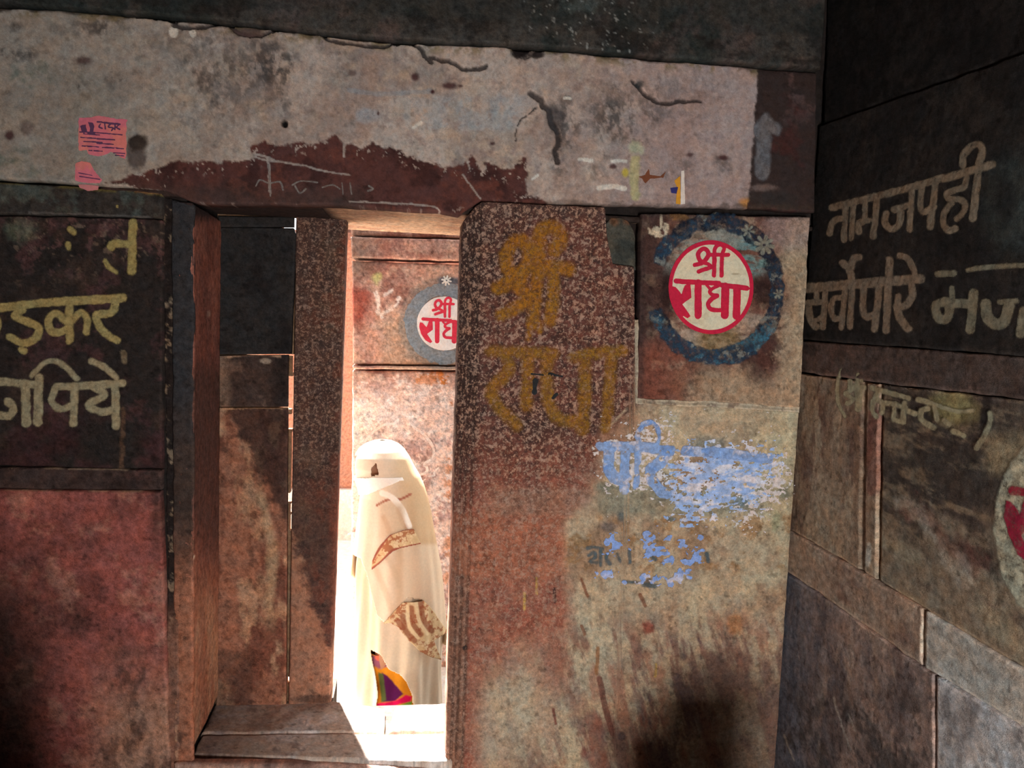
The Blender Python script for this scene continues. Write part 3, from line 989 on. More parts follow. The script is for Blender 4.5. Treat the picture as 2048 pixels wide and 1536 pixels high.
def paint_b(p):
    px, py = p.px, p.py
    p.c[:] = lin(120, 86, 76)
    p.blot(lin(80, 54, 50), 6, 331, -0.08, 0.10, 0.9)
    p.blot(lin(178, 152, 130), 11, 333, 0.03, 0.16, 0.75)
    # pale scoured plaster to the right and along the foot
    p.mix(lin(190, 168, 140), sm(1535, 1585, px + 70 * p.n(7, 339)) * 0.8)
    p.mix(lin(184, 156, 128), sm(715, 780, py + 90 * p.n(5, 337)) * sm(1300, 1420, px + 90 * p.n(5, 338)) * 0.85)
    p.mix(lin(140, 84, 68), sm(1400, 1300, px + 90 * p.n(5, 341)) * sm(650, 700, py + 40 * p.n(6, 342)) * 0.7)
    p.mix(lin(168, 148, 146), sm(1500, 1540, px + 30 * p.n(9, 346)) * sm(520, 480, py) * 0.6)
    p.mix(lin(64, 46, 44), sm(1350, 1300, px + 60 * p.n(7, 335)) * sm(710, 660, py + 40 * p.n(6, 336)) * 0.75)
    # brushed bands inside the ring
    r = np.sqrt(((px - 1431) / 114) ** 2 + ((py - 580) / 126) ** 2) + 0.12 * p.n(16, 340)
    th = np.arctan2(py - 580, px - 1431)
    ins = sm(1.04, 0.94, r)
    brush = p.n(22, 343, sx=0.6, sy=2)
    top = sm(-0.15, -0.55, np.sin(th))
    p.mix(lin(150, 154, 146), ins * top * 0.85 * sm(-0.22, 0.05, brush))
    p.mix(lin(100, 150, 156), ins * sm(0.2, 0.6, np.cos(th)) * top * 0.75 * sm(-0.2, 0.1, brush))
    p.mix(lin(58, 40, 38), ins * sm(0.5, 0.2, np.abs(np.sin(th) - 0.02)) * 0.95 * sm(-0.3, -0.1, p.n(14, 344)))
    p.mix(lin(190, 166, 146), ins * sm(0.3, 0.8, np.sin(th)) * 0.8 * sm(-0.2, 0.1, brush))
    p.mix(lin(150, 130, 84), ins * sm(0.85, 0.97, np.sin(th)) * 0.5)
    for cx, cy, rx, ry in ((1304, 466, 12, 8), (1312, 474, 10, 6), (1327, 462, 5, 14), (1318, 438, 2.5, 16)):
        p.spot(lin(214, 200, 176), cx, cy, rx, ry, 0.25, 1.1, seed=345, scale=36, amt=0.9)
    p.blot(lin(186, 130, 50), 18, 347, 0.0, 0.1, 0.8, where=sm(446, 436, py) * sm(1320, 1340, px) * sm(1500, 1470, px))
    p.mix(lin(74, 62, 58), sm(12, 2, py - np.interp(px, [1280, 1614], [428, 434]) + 24 * p.n(14, 349)) * 0.7)
    p.mix(lin(62, 50, 48), sm(1290, 1278, px) * 0.6)
    p.spk[:] = 0.25


bstone = slab('pier_stone', wall_back, BACK, [(1279, 428), (1450, 432), (1614, 436)], [(1271, 797), (1420, 804), (1594, 815)], 0.12, paint_b, M_STONE, pid=21, lift=0.028, edge=0.009, wob=0.004, res=0.0038)


def paint_small(p):
    p.c[:] = lin(84, 82, 74)
    p.blot(lin(60, 62, 58), 14, 351, 0.0, 0.2, 0.8)
    p.spot(lin(120, 84, 60), 1228, 442, 9, 9, 0.6, 0.6, amt=0.8)
    p.spot(lin(124, 84, 60), 1256, 442, 10, 8, 0.6, 0.6, amt=0.8)


slab('packing_stone', wall_back, BACK, [(1211, 448), (1222, 436), (1240, 434), (1256, 442), (1264, 456), (1270, 480)], [(1218, 540), (1272, 540)], 0.08, paint_small, M_STONE, pid=22, lift=0.012, edge=0.016, res=0.003)


def paint_lime(p):
    p.c[:] = lin(172, 156, 134)
    p.blot(lin(110, 90, 78), 24, 353, 0.04, 0.18, 0.7)


slab('joint_mortar', wall_back, BACK, [(1262, 640), (1274, 640)], [(1262, 806), (1274, 806)], 0.04, paint_lime, M_PLASTER, pid=23, lift=0.024, edge=0.004, res=0.003)
slab('joint_mortar', wall_back, BACK, [(1266, 795), (1420, 801), (1594, 813)], [(1266, 808), (1420, 814), (1592, 825)], 0.04, paint_lime, M_PLASTER, pid=24, lift=0.029, edge=0.003, arris=0.5, res=0.003)


# ------------------------------------------------------------------ painted emblems and words
S_SHRI = [([(590, 500), (565, 470), (556, 425), (578, 388), (612, 372), (645, 392), (655, 430), (628, 478), (585, 512), (525, 528)], 42),
          ([(590, 500), (650, 520), (700, 560)], 36), ([(560, 592), (620, 570), (700, 545)], 40), ([(712, 420), (708, 628)], 42, 'l'), ([(785, 430), (780, 630)], 40, 'l'),
          ([(680, 430), (845, 432)], 38, 'l'), ([(716, 430), (712, 385), (735, 345), (775, 335), (805, 365), (790, 412)], 36)]
S_RADHA = [([(345, 682), (440, 690), (755, 705)], 48, 'l'), ([(785, 722), (900, 735), (1025, 752)], 50, 'l'),
           ('fill', [(300, 730), (340, 738), (398, 805), (430, 720), (485, 712), (492, 840), (405, 905), (485, 1020), (455, 1042), (380, 1000), (315, 900), (288, 800)]),
           ([(557, 700), (556, 1012)], 68, 'l'),
           ([(640, 725), (665, 750)], 30), ([(752, 726), (692, 756), (668, 790), (700, 815), (742, 818)], 34), ([(738, 826), (684, 858), (652, 905), (684, 955), (800, 962)], 42),
           ([(818, 735), (810, 1010)], 76, 'l'), ([(930, 750), (922, 1020)], 72, 'l')]


def flower(cx, cy, r, n=8, rot=0.2):
    out = []
    for k in range(n):
        a = rot + 2 * math.pi * k / n
        out.append(([(cx + 0.35 * r * math.cos(a), cy + 0.35 * r * math.sin(a)), (cx + r * math.cos(a), cy + r * math.sin(a))], r * 0.38, 'l'))
    return out


BE = BACK.shifted(0.028)
RED = lin(200, 34, 66)


def emblem_ring(p_):
    return p_


def ring_field(cx, cy, rx, ry, w, gap=None, seed=361, wear=0.12, rag=5):
    def fn(px, py, u, v):
        d = w / 2 - np.abs(ell(px, py, cx, cy, rx, ry))
        d = d + rag * 2 * fbm(u * 30, v * 30, seed, 4)
        th = np.degrees(np.arctan2(py - cy, px - cx))           # down is positive
        if gap:
            c, hw = gap
            dd = np.abs((th - c + 180) % 360 - 180)
            d = np.minimum(d, (dd - hw) * 1.5)
        hole = (0.36 - wear - fbm(u * 26, v * 60, seed + 9, 4)) * 40
        return np.minimum(d, hole)
    return fn


def ring_col(p):
    p.c[:] = lin(44, 66, 86)
    p.blot(lin(28, 34, 48), 8, 371, -0.04, 0.1, 0.9)
    p.blot(lin(150, 150, 140), 26, 374, 0.12, 0.18, 0.6)
    p.blot(lin(70, 116, 136), 10, 372, 0.02, 0.15, 0.8, where=sm(600, 680, p.py))
    p.mix(lin(34, 38, 54), sm(1450, 1500, p.px) * sm(560, 500, p.py) * 0.8)


emb = decal('painted_emblem', bstone, BE, (1280, 415, 1590, 740), ring_field(1431, 580, 124, 136, 27, gap=(183, 22), wear=0.08, rag=8), lin(46, 72, 96), M_RUBBED, 0.0028, 21, 0.0012,
            'blue ring with a red and cream roundel reading श्री राधा', ring_col, soft=5, dens=1.0)


def sub(o, parent):
    if o is not None:
        o.parent = parent
    return o


def disc_field(cx, cy, rx, ry, rag=1.0, seed=381):
    return lambda px, py, u, v: ell(px, py, cx, cy, rx, ry) + rag * 2 * fbm(u * 20, v * 20, seed, 3)


def cream(p):
    p.c[:] = lin(222, 210, 182)
    p.blot(lin(200, 184, 152), 20, 383, 0.05, 0.2, 0.5)
    p.spot(lin(150, 130, 100), 1471, 548, 8, 2, 0.5, 0.4, amt=0.6)


# wall_back > stone > painted coats: one mesh per colour
decal('roundel_ground', bstone, BE, (1320, 470, 1520, 680), disc_field(1421.7, 574.6, 80, 89), lin(222, 210, 182), M_PAINT, 0.0026, 21, 0.0018, 'cream ground of the roundel', cream)


def red_field(px, py, u, v):
    d = 3.8 - np.abs(ell(px, py, 1421.7, 574.6, 81, 89.5)) + 0.8 * fbm(u * 30, v * 30, 391, 3)
    return np.maximum(d, strokes_field(xf(S_SHRI + S_RADHA, 4.8, 1280, 420), 0, 392, 60, 0.7)(px, py, u, v))


decal('painted_lettering', bstone, BE, (1320, 470, 1520, 680), red_field, RED, M_PAINT, 0.0016, 21, 0.0026, 'crimson lettering and border of the roundel')
chalk('painted_flower', bstone, BE, flower(1528, 490, 17, 8) + flower(1496, 462, 11, 6) + flower(1556, 588, 8, 6), lin(176, 176, 160), wear=0.02, rag=1.6, soft=2.5, dens=0.6, pid=21, res=0.002, lift=0.003)

BP = BACK.shifted(0.03)
OC = [([(390, 500), (320, 440), (312, 360), (350, 295), (405, 285), (435, 350), (420, 430), (350, 500), (265, 540)], 62), ([(330, 490), (440, 590)], 56), ([(288, 692), (360, 655), (450, 605)], 54),
      ([(485, 450), (475, 600), (458, 745)], 56), ([(485, 460), (490, 270), (530, 210), (590, 220), (615, 280), (580, 330)], 64), ([(480, 440), (560, 425), (655, 440)], 66), ([(575, 450), (570, 590), (553, 725)], 54),
      ([(462, 740), (440, 790), (432, 820)], 9), ([(495, 728), (500, 750), (495, 780)], 8)]
OC2 = [([(225, 890), (400, 898), (575, 905)], 46), ([(300, 900), (325, 990), (250, 1080), (225, 1130), (280, 1210), (370, 1300)], 54), ([(428, 910), (430, 1050), (420, 1195)], 50),
       ([(540, 905), (535, 1050), (550, 1180), (610, 1270), (700, 1275)], 54), ([(690, 925), (820, 900), (955, 893)], 50), ([(748, 930), (745, 1130), (735, 1325)], 56), ([(893, 905), (880, 1130), (858, 1315)], 48)]
chalk('painted_lettering', pier, BP, xf(OC, 2.768, 900, 380), OCHRE, wear=0.0, rag=3.5, pid=20, res=0.0028, label='ochre hand-painted word श्री', seed=401, lift=0.0018, soft=12, dens=0.85, m=M_SPRAY)
chalk('painted_lettering', pier, BP, xf(OC2, 2.768, 900, 380), lin(168, 118, 42), wear=0.0, rag=3.5, pid=20, res=0.0028, label='ochre hand-painted word राधा', seed=411, lift=0.0018, soft=12, dens=0.75, m=M_SPRAY)
chalk('paint_mark', pier, BP, xf([([(450, 1018), (515, 1024)], 14), ([(472, 1055), (466, 1120)], 26), ([(550, 1018), (620, 1032)], 14), ([(590, 1130), (570, 1150)], 16)], 2.768, 900, 380), lin(44, 46, 48),
      wear=0.06, rag=2, pid=20, label='small black brush marks', lift=0.0032)

BL1 = [([(612, 300), (598, 230), (640, 165), (700, 152), (738, 210), (738, 300)], 26), ([(345, 315), (600, 318), (825, 345)], 66, 'l'), ([(400, 340), (410, 480), (470, 540), (520, 520)], 74), ([(510, 350), (505, 610)], 62, 'l'),
       ([(600, 340), (585, 600)], 34, 'l'), ([(780, 350), (760, 420), (690, 475), (690, 540), (740, 610), (800, 640)], 68), ([(925, 345), (1150, 360), (1490, 400)], 66, 'l')]
def word_col(p):
    p.blot(lin(120, 156, 216), 12, 434, 0.0, 0.15, 0.8)
    p.blot(lin(206, 206, 222), 24, 435, 0.06, 0.16, 0.8)


chalk('painted_lettering', pier, BP, xf(BL1, 3.413, 1100, 800), lin(146, 176, 226), soft=2.5, wear=0.17, rag=4, pid=20, res=0.0026, label='peeling pale blue painted word', seed=421, lift=0.003, scale=34, colfn=word_col)


def blue_smear(px, py, u, v):
    n = fbm(u * 40, v * 90, 431, 6, 0.7)
    d1 = poly_sd(px, py, [(1345, 925), (1400, 898), (1545, 905), (1540, 940), (1500, 1000), (1460, 1005), (1400, 1035), (1362, 1042), (1350, 990)])
    m = np.minimum(d1 / 30, 0.8) * 0.14 + n
    return m * 60 - 1


def blue_col(p):
    p.c[:] = lin(158, 184, 230)
    p.blot(lin(222, 220, 230), 18, 433, -0.10, 0.08, 0.9, sy=2.5)


decal('paint_remnant', pier, BP, (1330, 880, 1560, 1055), blue_smear, lin(150, 176, 226), M_WORN, 0.003, 20, 0.0022, 'smeared blue and white paint', blue_col)


def white_flecks(px, py, u, v):
    n = fbm(u * 60, v * 100, 441, 5, 0.7)
    d = np.maximum(poly_sd(px, py, [(1190, 900), (1250, 870), (1290, 835), (1345, 830), (1345, 930), (1330, 990), (1220, 980)]), poly_sd(px, py, [(1480, 950), (1575, 910), (1570, 1000), (1480, 1060)]))
    return (np.clip(d / 25, -1, 0.8) * 0.14 + n - 0.10) * 60


decal('paint_remnant', pier, BP, (1180, 820, 1585, 1070), white_flecks, lin(216, 206, 204), M_WORN, 0.003, 20, 0.0016, 'chipped white undercoat')


def blue_flecks(px, py, u, v):
    n = fbm(u * 52, v * 70, 451, 5)
    d = np.full(px.shape, -1e9)
    for cx, cy, rx, ry in ((1225, 1090, 14, 20), (1258, 1087, 5, 14), (1298, 1085, 12, 26), (1315, 1103, 22, 10), (1340, 1075, 14, 8), (1370, 1085, 14, 12), (1385, 1110, 18, 20), (1335, 1120, 14, 8), (1213, 1148, 24, 9),
                           (1300, 1158, 26, 12), (1355, 1152, 14, 12), (1378, 1146, 8, 12), (1400, 1076, 10, 6), (1268, 1165, 24, 5), (1342, 1166, 8, 8)):
        d = np.maximum(d, ell(px, py, cx, cy, rx, ry) / min(rx, ry))
    return (np.minimum(d, 0.5) * 0.34 + n - 0.08) * 50


def fleck_col(p):
    p.c[:] = lin(138, 166, 224)
    p.mix(lin(214, 206, 214), sm(1140, 1160, p.py) * sm(-0.1, 0.1, p.n(40, 453)) * 0.8)


decal('paint_remnant', pier, BP, (1180, 1050, 1430, 1190), blue_flecks, lin(138, 166, 224), M_WORN, 0.0026, 20, 0.003, 'flaked blue letters', fleck_col)
DKB = [([(255, 1010), (300, 1005), (360, 1015)], 16), ([(265, 1060), (300, 1040), (310, 1075), (275, 1100), (320, 1110)], 18), ([(345, 1010), (345, 1130)], 18), ([(395, 1050), (385, 1085), (410, 1120)], 20), ([(540, 1030), (545, 1110)], 16),
       ([(460, 1050), (480, 1100)], 14), ([(680, 1060), (720, 1090)], 20), ([(1070, 1050), (1080, 1100)], 22), ([(500, 1240), (600, 1245)], 16), ([(640, 1260), (720, 1270)], 24)]
chalk('painted_lettering', pier, BP, xf(DKB, 3.413, 1100, 800), lin(84, 104, 112), wear=0.04, rag=1.6, soft=4, dens=0.75, pid=20, res=0.0026, label='faded dark blue words under the blue paint', seed=461, lift=0.0015)

# left pier words
LPW = [([(500, 152), (550, 150)], 42, 'l'), ([(635, 150), (640, 170)], 46, 'l'), ([(628, 230), (622, 455)], 36, 'l'), ([(620, 330), (545, 325), (525, 340)], 34), ([(498, 408), (520, 440), (550, 460)], 18),
       ([(330, 255), (350, 270)], 22), ([(322, 330), (326, 345)], 22)]
LP1 = [([(-80, 640), (200, 605), (582, 582)], 36), ([(105, 640), (70, 665), (120, 690), (185, 720), (170, 770), (110, 795), (50, 765)], 32), ([(-40, 650), (-10, 700), (-30, 780)], 30), ([(330, 605), (328, 782)], 34, 'l'),
       ([(325, 700), (265, 655), (228, 690), (250, 745), (322, 730)], 32), ([(335, 690), (385, 652), (415, 690), (408, 742)], 30), ([(545, 595), (530, 650), (455, 668), (490, 740), (552, 782)], 32), ([(100, 825), (115, 832)], 28, 'l')]
LP2 = [([(-60, 968), (165, 992)], 34, 'l'), ([(270, 1002), (420, 995), (580, 985)], 32), ([(122, 1000), (125, 1172)], 40, 'l'), ([(-30, 1130), (40, 1140), (65, 1100), (40, 1070)], 32), ([(185, 960), (180, 1168)], 40, 'l'),
       ([(150, 950), (210, 890), (280, 885), (365, 962)], 22), ([(262, 1010), (245, 1070), (290, 1105), (350, 1085)], 30), ([(355, 1000), (348, 1172)], 34, 'l'), ([(440, 1000), (495, 1040), (420, 1085), (480, 1120), (540, 1108)], 30),
       ([(545, 1000), (550, 1185)], 36, 'l'), ([(432, 880), (490, 905), (550, 958)], 26)]
for stk, c_, lab in ((LPW, (178, 158, 100), 'broken yellow letter strokes'), (LP1, (178, 158, 104), 'yellow painted word ending ड़कर'), (LP2, (172, 158, 126), 'worn cream painted word ending जपिये')):
    chalk('painted_lettering', lpanel, BACK, xf(stk, 2.364, 0, 350), lin(*c_), wear=0.03, rag=2.2, soft=4, dens=0.95, pid=5, res=0.0028, label=lab, seed=471, lift=0.0016, scale=50)


# ---- right wall
def rw(base, seed, extra=None, streak=(1.0, 1.0)):
    def fn(p):
        p.c[:] = lin(*base[0])
        p.blot(lin(*base[1]), 5, seed, -0.08, 0.15, 0.9, sx=streak[0], sy=streak[1])
        p.blot(lin(*base[2]), 9, seed + 3, 0.03, 0.18, 0.7, sx=streak[0], sy=streak[1])
        if extra:
            extra(p)
    return fn


def ex2(p):
    p.spot(lin(70, 76, 74), 2040, 400, 70, 100, 0.5, 0.4, amt=0.8, seed=501, scale=8)
    p.spot(lin(40, 38, 38), 2010, 400, 26, 46, 0.5, 0.5, amt=0.8, seed=502, scale=8)
    p.mix(lin(36, 33, 32), sm(1680, 1640, p.px) * 0.5)


def ex5(p):
    px, py = p.px, p.py
    st = p.n(7, 512, sx=0.7, sy=2.2, sk=0)
    up = sm(60, -120, py - (1010 + 0.6 * (px - 1770)) + 330 * st)
    p.mix(lin(92, 80, 72), up * 0.8)
    p.mix(lin(58, 52, 50), up * sm(240, 80, np.hypot(px - 1880, (py - 950) * 0.9) + 200 * st) * 0.7)
    p.blot(lin(150, 132, 110), 12, 515, 0.02, 0.18, 0.6, sx=0.6, sy=2.5)
    p.line(lin(196, 186, 170), [(1790, 1000), (1860, 1060), (1930, 1150)], 4, 18, amt=0.5, wob=30, scale=14)
    p.line(lin(120, 60, 56), [(1820, 1010), (1900, 1080), (1960, 1130)], 4, 20, amt=0.35, wob=40, scale=12)
    p.mix(lin(170, 158, 110), sm(1.2, 0.4, np.hypot((px - 1905) / 50, (py - 810) / 45) + 0.8 * p.n(12, 514)) * 0.8)
    p.mix(lin(176, 160, 128), sm(1955, 1990, px) * sm(850, 890, py + 60 * st) * sm(970, 920, py + 60 * st) * 0.6)
    p.line(lin(40, 36, 36), [(1930, 770), (1962, 778), (1972, 800), (1966, 840)], 6, 8, amt=0.8)


def ex4(p):
    p.mix(lin(176, 156, 132), sm(60, 10, np.abs(p.px - 1660) + 40 * p.n(6, 521)) * sm(930, 980, p.py) * 0.6)
    for x in (1712, 1738):
        p.line(lin(150, 122, 100), [(x + 4, 790), (x, 960), (x - 4, 1120)], 4, 4, amt=0.5)
    p.line(lin(126, 62, 60), [(1748, 830), (1744, 980)], 9, 6, amt=0.5)
    p.line(lin(206, 200, 186), [(1738, 1090), (1735, 1128)], 4, 3, amt=0.9)
    p.h -= 0.01 * (1 - sm(3, 7, np.abs(p.px - np.interp(p.py, [790, 1150], [1728, 1722]))))


def ex6(p):
    p.line(lin(214, 204, 186), [(1850, 1240), (1848, 1300)], 5, 4, amt=0.7)


def ex7(p):
    px, py = p.px, p.py
    p.mix(lin(96, 100, 112), sm(1680, 1580, px + 60 * p.n(4, 531)) * 0.8)
    p.blot(lin(86, 78, 76), 6, 532, -0.02, 0.15, 0.9, where=sm(1330, 1440, py + 0.0 * px) * sm(1900, 1850, px))
    for pts in ([(1668, 1395), (1685, 1450), (1702, 1500)], [(1570, 1470), (1590, 1520)], [(1700, 1430), (1712, 1460)]):
        p.line(lin(170, 160, 150), pts, 1.2, 1.5, amt=0.7)
    p.spot(lin(60, 50, 50), 1654, 1407, 6, 6, amt=0.7)


def rline(x, pts):
    return np.interp(x, [q_[0] for q_ in pts], [q_[1] for q_ in pts])


slab('wall_stone', wall_right, RIGHT, [(1654, -150), (2420, -760)], [(1640, 248), (2048, 103), (2420, -29)], 0.05, rw(((38, 34, 33), (30, 28, 27), (48, 44, 42)), 541), M_STONE, pid=30, edge=0.003, arris=0.5, lift=-0.01, res=0.008)
rpanel = slab('wall_stone', wall_right, RIGHT, [(1637, 252), (2048, 107), (2420, -24)], [(1604, 679), (2048, 711), (2420, 738)], 0.05, rw(((48, 44, 42), (40, 37, 36), (58, 52, 48)), 551, ex2), M_STONE, pid=31, edge=0.003, arris=0.5, res=0.006)
slab('wall_stone', wall_right, RIGHT, [(1604, 682), (2048, 714), (2420, 742)], [(1600, 744), (1750, 764), (2048, 799), (2420, 840)], 0.05, rw(((92, 78, 72), (70, 58, 54), (112, 90, 82)), 561, None, (0.4, 1.5)), M_STONE, pid=32, edge=0.003, arris=0.5, lift=0.002, res=0.006)
rlow = slab('wall_stone', wall_right, RIGHT, [(1600, 748), (1757, 768)], [(1572, 1054), (1660, 1104), (1750, 1158)], 0.05, rw(((156, 134, 114), (118, 92, 80), (182, 162, 138)), 571, ex4, (1.6, 0.5)), M_STONE, pid=33, edge=0.003, arris=0.5, res=0.005)
rbig = slab('wall_stone', wall_right, RIGHT, [(1764, 769), (2048, 803), (2420, 844)], [(1757, 1162), (2048, 1338), (2420, 1562)], 0.05, rw(((146, 132, 114), (106, 90, 82), (172, 156, 130)), 581, ex5, (0.5, 1.6)), M_STONE, pid=34, edge=0.003, arris=0.5, res=0.006, lift=-0.004)
slab('wall_stone', wall_right, RIGHT, [(1571, 1058), (1660, 1108), (1846, 1218)], [(1562, 1134), (1640, 1186), (1843, 1330)], 0.05, rw(((168, 144, 126), (130, 106, 96), (186, 166, 146)), 591, ex6, (0.6, 1.4)), M_STONE, pid=35, edge=0.003, arris=0.5, lift=0.003, res=0.006)
slab('wall_stone', wall_right, RIGHT, [(1854, 1222), (2048, 1342), (2420, 1566)], [(1850, 1334), (2048, 1452), (2420, 1680)], 0.05, rw(((186, 180, 170), (140, 134, 126), (204, 200, 192)), 601, None, (0.6, 1.4)), M_STONE, pid=36, edge=0.003, arris=0.5, lift=0.003, res=0.006)
slab('wall_stone', wall_right, RIGHT, [(1561, 1139), (1640, 1190), (1866, 1350)], [(1538, 1750), (1870, 1850)], 0.05, rw(((156, 134, 124), (108, 94, 92), (176, 152, 136)), 611, ex7, (1.5, 0.6)), M_STONE, pid=37, edge=0.003, arris=0.5, lift=0.002, res=0.006)
slab('wall_stone', wall_right, RIGHT, [(1872, 1352), (2048, 1458), (2420, 1686)], [(1876, 1850), (2420, 2100)], 0.05, rw(((196, 194, 194), (146, 144, 146), (212, 212, 214)), 621, None, (1.5, 0.6)), M_STONE, pid=38, edge=0.003, arris=0.5, lift=0.002, res=0.006)

RW1 = [([(120, 730), (640, 600)], 66, 'l'), ([(685, 592), (985, 505)], 66, 'l'), ([(980, 510), (1250, 430)], 64, 'l'), ([(1250, 440), (1740, 300)], 70, 'l'), ([(268, 700), (245, 1050)], 54, 'l'),
       ([(240, 840), (170, 848), (122, 895), (108, 990)], 56), ([(342, 690), (322, 1040)], 48, 'l'), ([(466, 660), (452, 860)], 44, 'l'), ([(440, 870), (395, 895), (398, 970)], 56), ([(410, 872), (560, 850)], 42, 'l'),
       ([(582, 640), (542, 1020)], 56, 'l'), ([(930, 540), (905, 950)], 54, 'l'), ([(920, 695), (755, 750)], 58, 'l'), ([(672, 790), (662, 880), (722, 945), (800, 900), (822, 780)], 58), ([(1032, 530), (1016, 700), (1050, 770), (1150, 725)], 56),
       ([(1172, 470), (1112, 920)], 58, 'l'), ([(1482, 370), (1462, 510), (1390, 545), (1285, 585), (1305, 645), (1400, 645), (1468, 695), (1448, 780), (1385, 840)], 54), ([(1330, 680), (1252, 785), (1252, 895), (1305, 960), (1370, 940)], 56),
       ([(1602, 340), (1546, 840)], 66, 'l'), ([(1440, 300), (1452, 200), (1530, 112), (1600, 95), (1640, 160), (1605, 290)], 62)]
RW2 = [([(80, 395), (550, 355), (1110, 308)], 82), ([(150, 400), (160, 510)], 46, 'l'), ([(70, 528), (235, 520)], 50, 'l'), ([(80, 530), (95, 670), (150, 750)], 56), ([(125, 695), (220, 660)], 38, 'l'), ([(237, 400), (216, 750)], 48, 'l'),
       ([(400, 482), (312, 495), (290, 600), (322, 672), (390, 672)], 46), ([(422, 400), (382, 750)], 48, 'l'), ([(487, 390), (462, 745)], 52, 'l'), ([(482, 310), (450, 220), (398, 165)], 56), ([(468, 210), (500, 125), (548, 112)], 54),
       ([(592, 390), (582, 595), (620, 655), (700, 630)], 56), ([(732, 380), (687, 770)], 56, 'l'), ([(826, 140), (792, 780)], 60, 'l'), ([(920, 95), (988, 122), (1038, 200), (1056, 270)], 54), ([(1022, 330), (1032, 450), (985, 540), (905, 575)], 58), ([(902, 470), (900, 570)], 48, 'l'),
       ([(895, 560), (915, 660), (990, 765)], 64)]
RW3 = [([(1270, 265), (1410, 260)], 52, 'l'), ([(1330, 515), (1245, 560), (1272, 670), (1348, 665), (1372, 560)], 74), ([(1350, 530), (1580, 540)], 78, 'l'), ([(1396, 395), (1402, 500)], 46, 'l'), ([(1592, 440), (1562, 770)], 78, 'l'),
       ([(1702, 545), (1715, 655), (1790, 725), (1875, 695), (1918, 560)], 92), ([(1830, 522), (1985, 512)], 38, 'l'), ([(2045, 600), (2022, 810)], 74, 'l'), ([(1545, 230), (1700, 205), (2150, 180)], 36)]
RW4 = [([(145, 115), (97, 250), (96, 430), (130, 560), (185, 660)], 34), ([(240, 245), (236, 330)], 46, 'l'), ([(185, 385), (262, 345), (250, 300)], 40), ([(185, 400), (300, 462)], 40, 'l'), ([(212, 508), (300, 452)], 42, 'l'), ([(322, 290), (332, 575)], 60, 'l'),
       ([(372, 315), (352, 575)], 44, 'l'), ([(312, 260), (334, 165), (372, 250)], 36), ([(285, 312), (400, 322)], 44, 'l'), ([(495, 332), (760, 400), (925, 450)], 48, 'l'), ([(562, 390), (522, 470)], 54, 'l'), ([(502, 480), (502, 600), (550, 665)], 46),
       ([(562, 465), (620, 515), (612, 615)], 54), ([(655, 502), (780, 522), (895, 560)], 52, 'l'), ([(762, 560), (752, 690)], 38, 'l'), ([(882, 500), (862, 725)], 50, 'l'), ([(755, 700), (868, 728)], 42, 'l'), ([(935, 602), (1008, 628)], 54, 'l'), ([(1045, 462), (1195, 508)], 48, 'l'),
       ([(1200, 510), (1490, 598), (1670, 590)], 38), ([(1150, 572), (1085, 595), (1075, 680), (1140, 748), (1225, 790)], 60), ([(1225, 545), (1260, 700)], 50, 'l'), ([(1345, 712), (1408, 758)], 46, 'l'), ([(1455, 832), (1575, 885)], 52, 'l')]
RW5 = [([(1880, 620), (1880, 720), (1822, 880), (1722, 1035)], 46)]
for stk, pl_, par, c_, lab, pid_, sft in (((RW1, 5.02, 1640, 270), RIGHT, rpanel, (156, 139, 118), 'cream painted words नामजपही on black', 31, 0), ((RW2, 4.571, 1600, 490), RIGHT, rpanel, (156, 138, 118), 'cream painted word सर्वोपरि on black', 31, 0),
                                          ((RW3, 4.571, 1600, 490), RIGHT, rpanel, (148, 140, 118), 'cream painted letters भज on black', 31, 0), ((RW4, 5.851, 1660, 720), RIGHT, rlow, (184, 174, 142), 'small cream bracketed words', 33, 0.0),
                                          ((RW5, 5.851, 1660, 720), RIGHT, rbig, (164, 158, 132), 'small cream closing bracket', 34, 0.0)):
    chalk('painted_lettering', par, pl_.shifted(sft), xf(*stk), lin(*c_), wear=0.0, rag=1.6, soft=4, dens=0.95, pid=pid_, res=0.003, label=lab, seed=631, lift=0.002, scale=40)

decal('painted_emblem', rbig, RIGHT, (1960, 860, 2390, 1270), lambda px, py, u, v: np.minimum(ell(px, py, 2122, 1055, 132, 190) + 10 * fbm(u * 24, v * 24, 641, 4), (0.26 - fbm(u * 22, v * 60, 642, 5, 0.65)) * 60),
      lin(196, 192, 168), M_RUBBED, 0.004, 34, 0.001, 'cream roundel with crimson lettering, cut by the frame', soft=8, dens=1.0)


def xf2(strokes, kx, ky, ox, oy):
    out = []
    for st in strokes:
        if st[0] == 'fill':
            out.append(('fill', [(ox + (x - 680) * kx, oy + (y - 690) * ky) for x, y in st[1]]))
        else:
            out.append(([(ox + (x - 680) * kx, oy + (y - 690) * ky) for x, y in st[0]], st[1] * 0.33, *st[2:]))
    return out


chalk('emblem_lettering', rbig, RIGHT, xf2(S_RADHA, 0.29, 0.40, 2124, 985) + xf2(S_SHRI, 0.24, 0.36, 2130, 985), lin(158, 34, 62), wear=0.0, rag=2, pid=34, res=0.003, label='crimson letters of the cut-off roundel', lift=0.003, soft=3, dens=0.95)


# ------------------------------------------------------------------ door sill
SZ = BACK.pt(650, 1519)[2]
SILL = Plane((0, 0, SZ), (1, 0, 0), (0, 1, 0), (0, 0, 1))


def paint_sill(p):
    p.c[:] = lin(190, 172, 158)
    p.blot(lin(156, 130, 118), 6, 701, -0.04, 0.16, 0.8, sy=0.6)
    p.blot(lin(212, 204, 200), 10, 703, 0.0, 0.2, 0.7)
    p.mix(lin(120, 98, 88), sm(640, 420, p.px + 80 * p.n(4, 705)) * 0.6)
    p.blot(lin(110, 92, 92), 12, 707, 0.08, 0.2, 0.5, where=sm(700, 600, p.px))


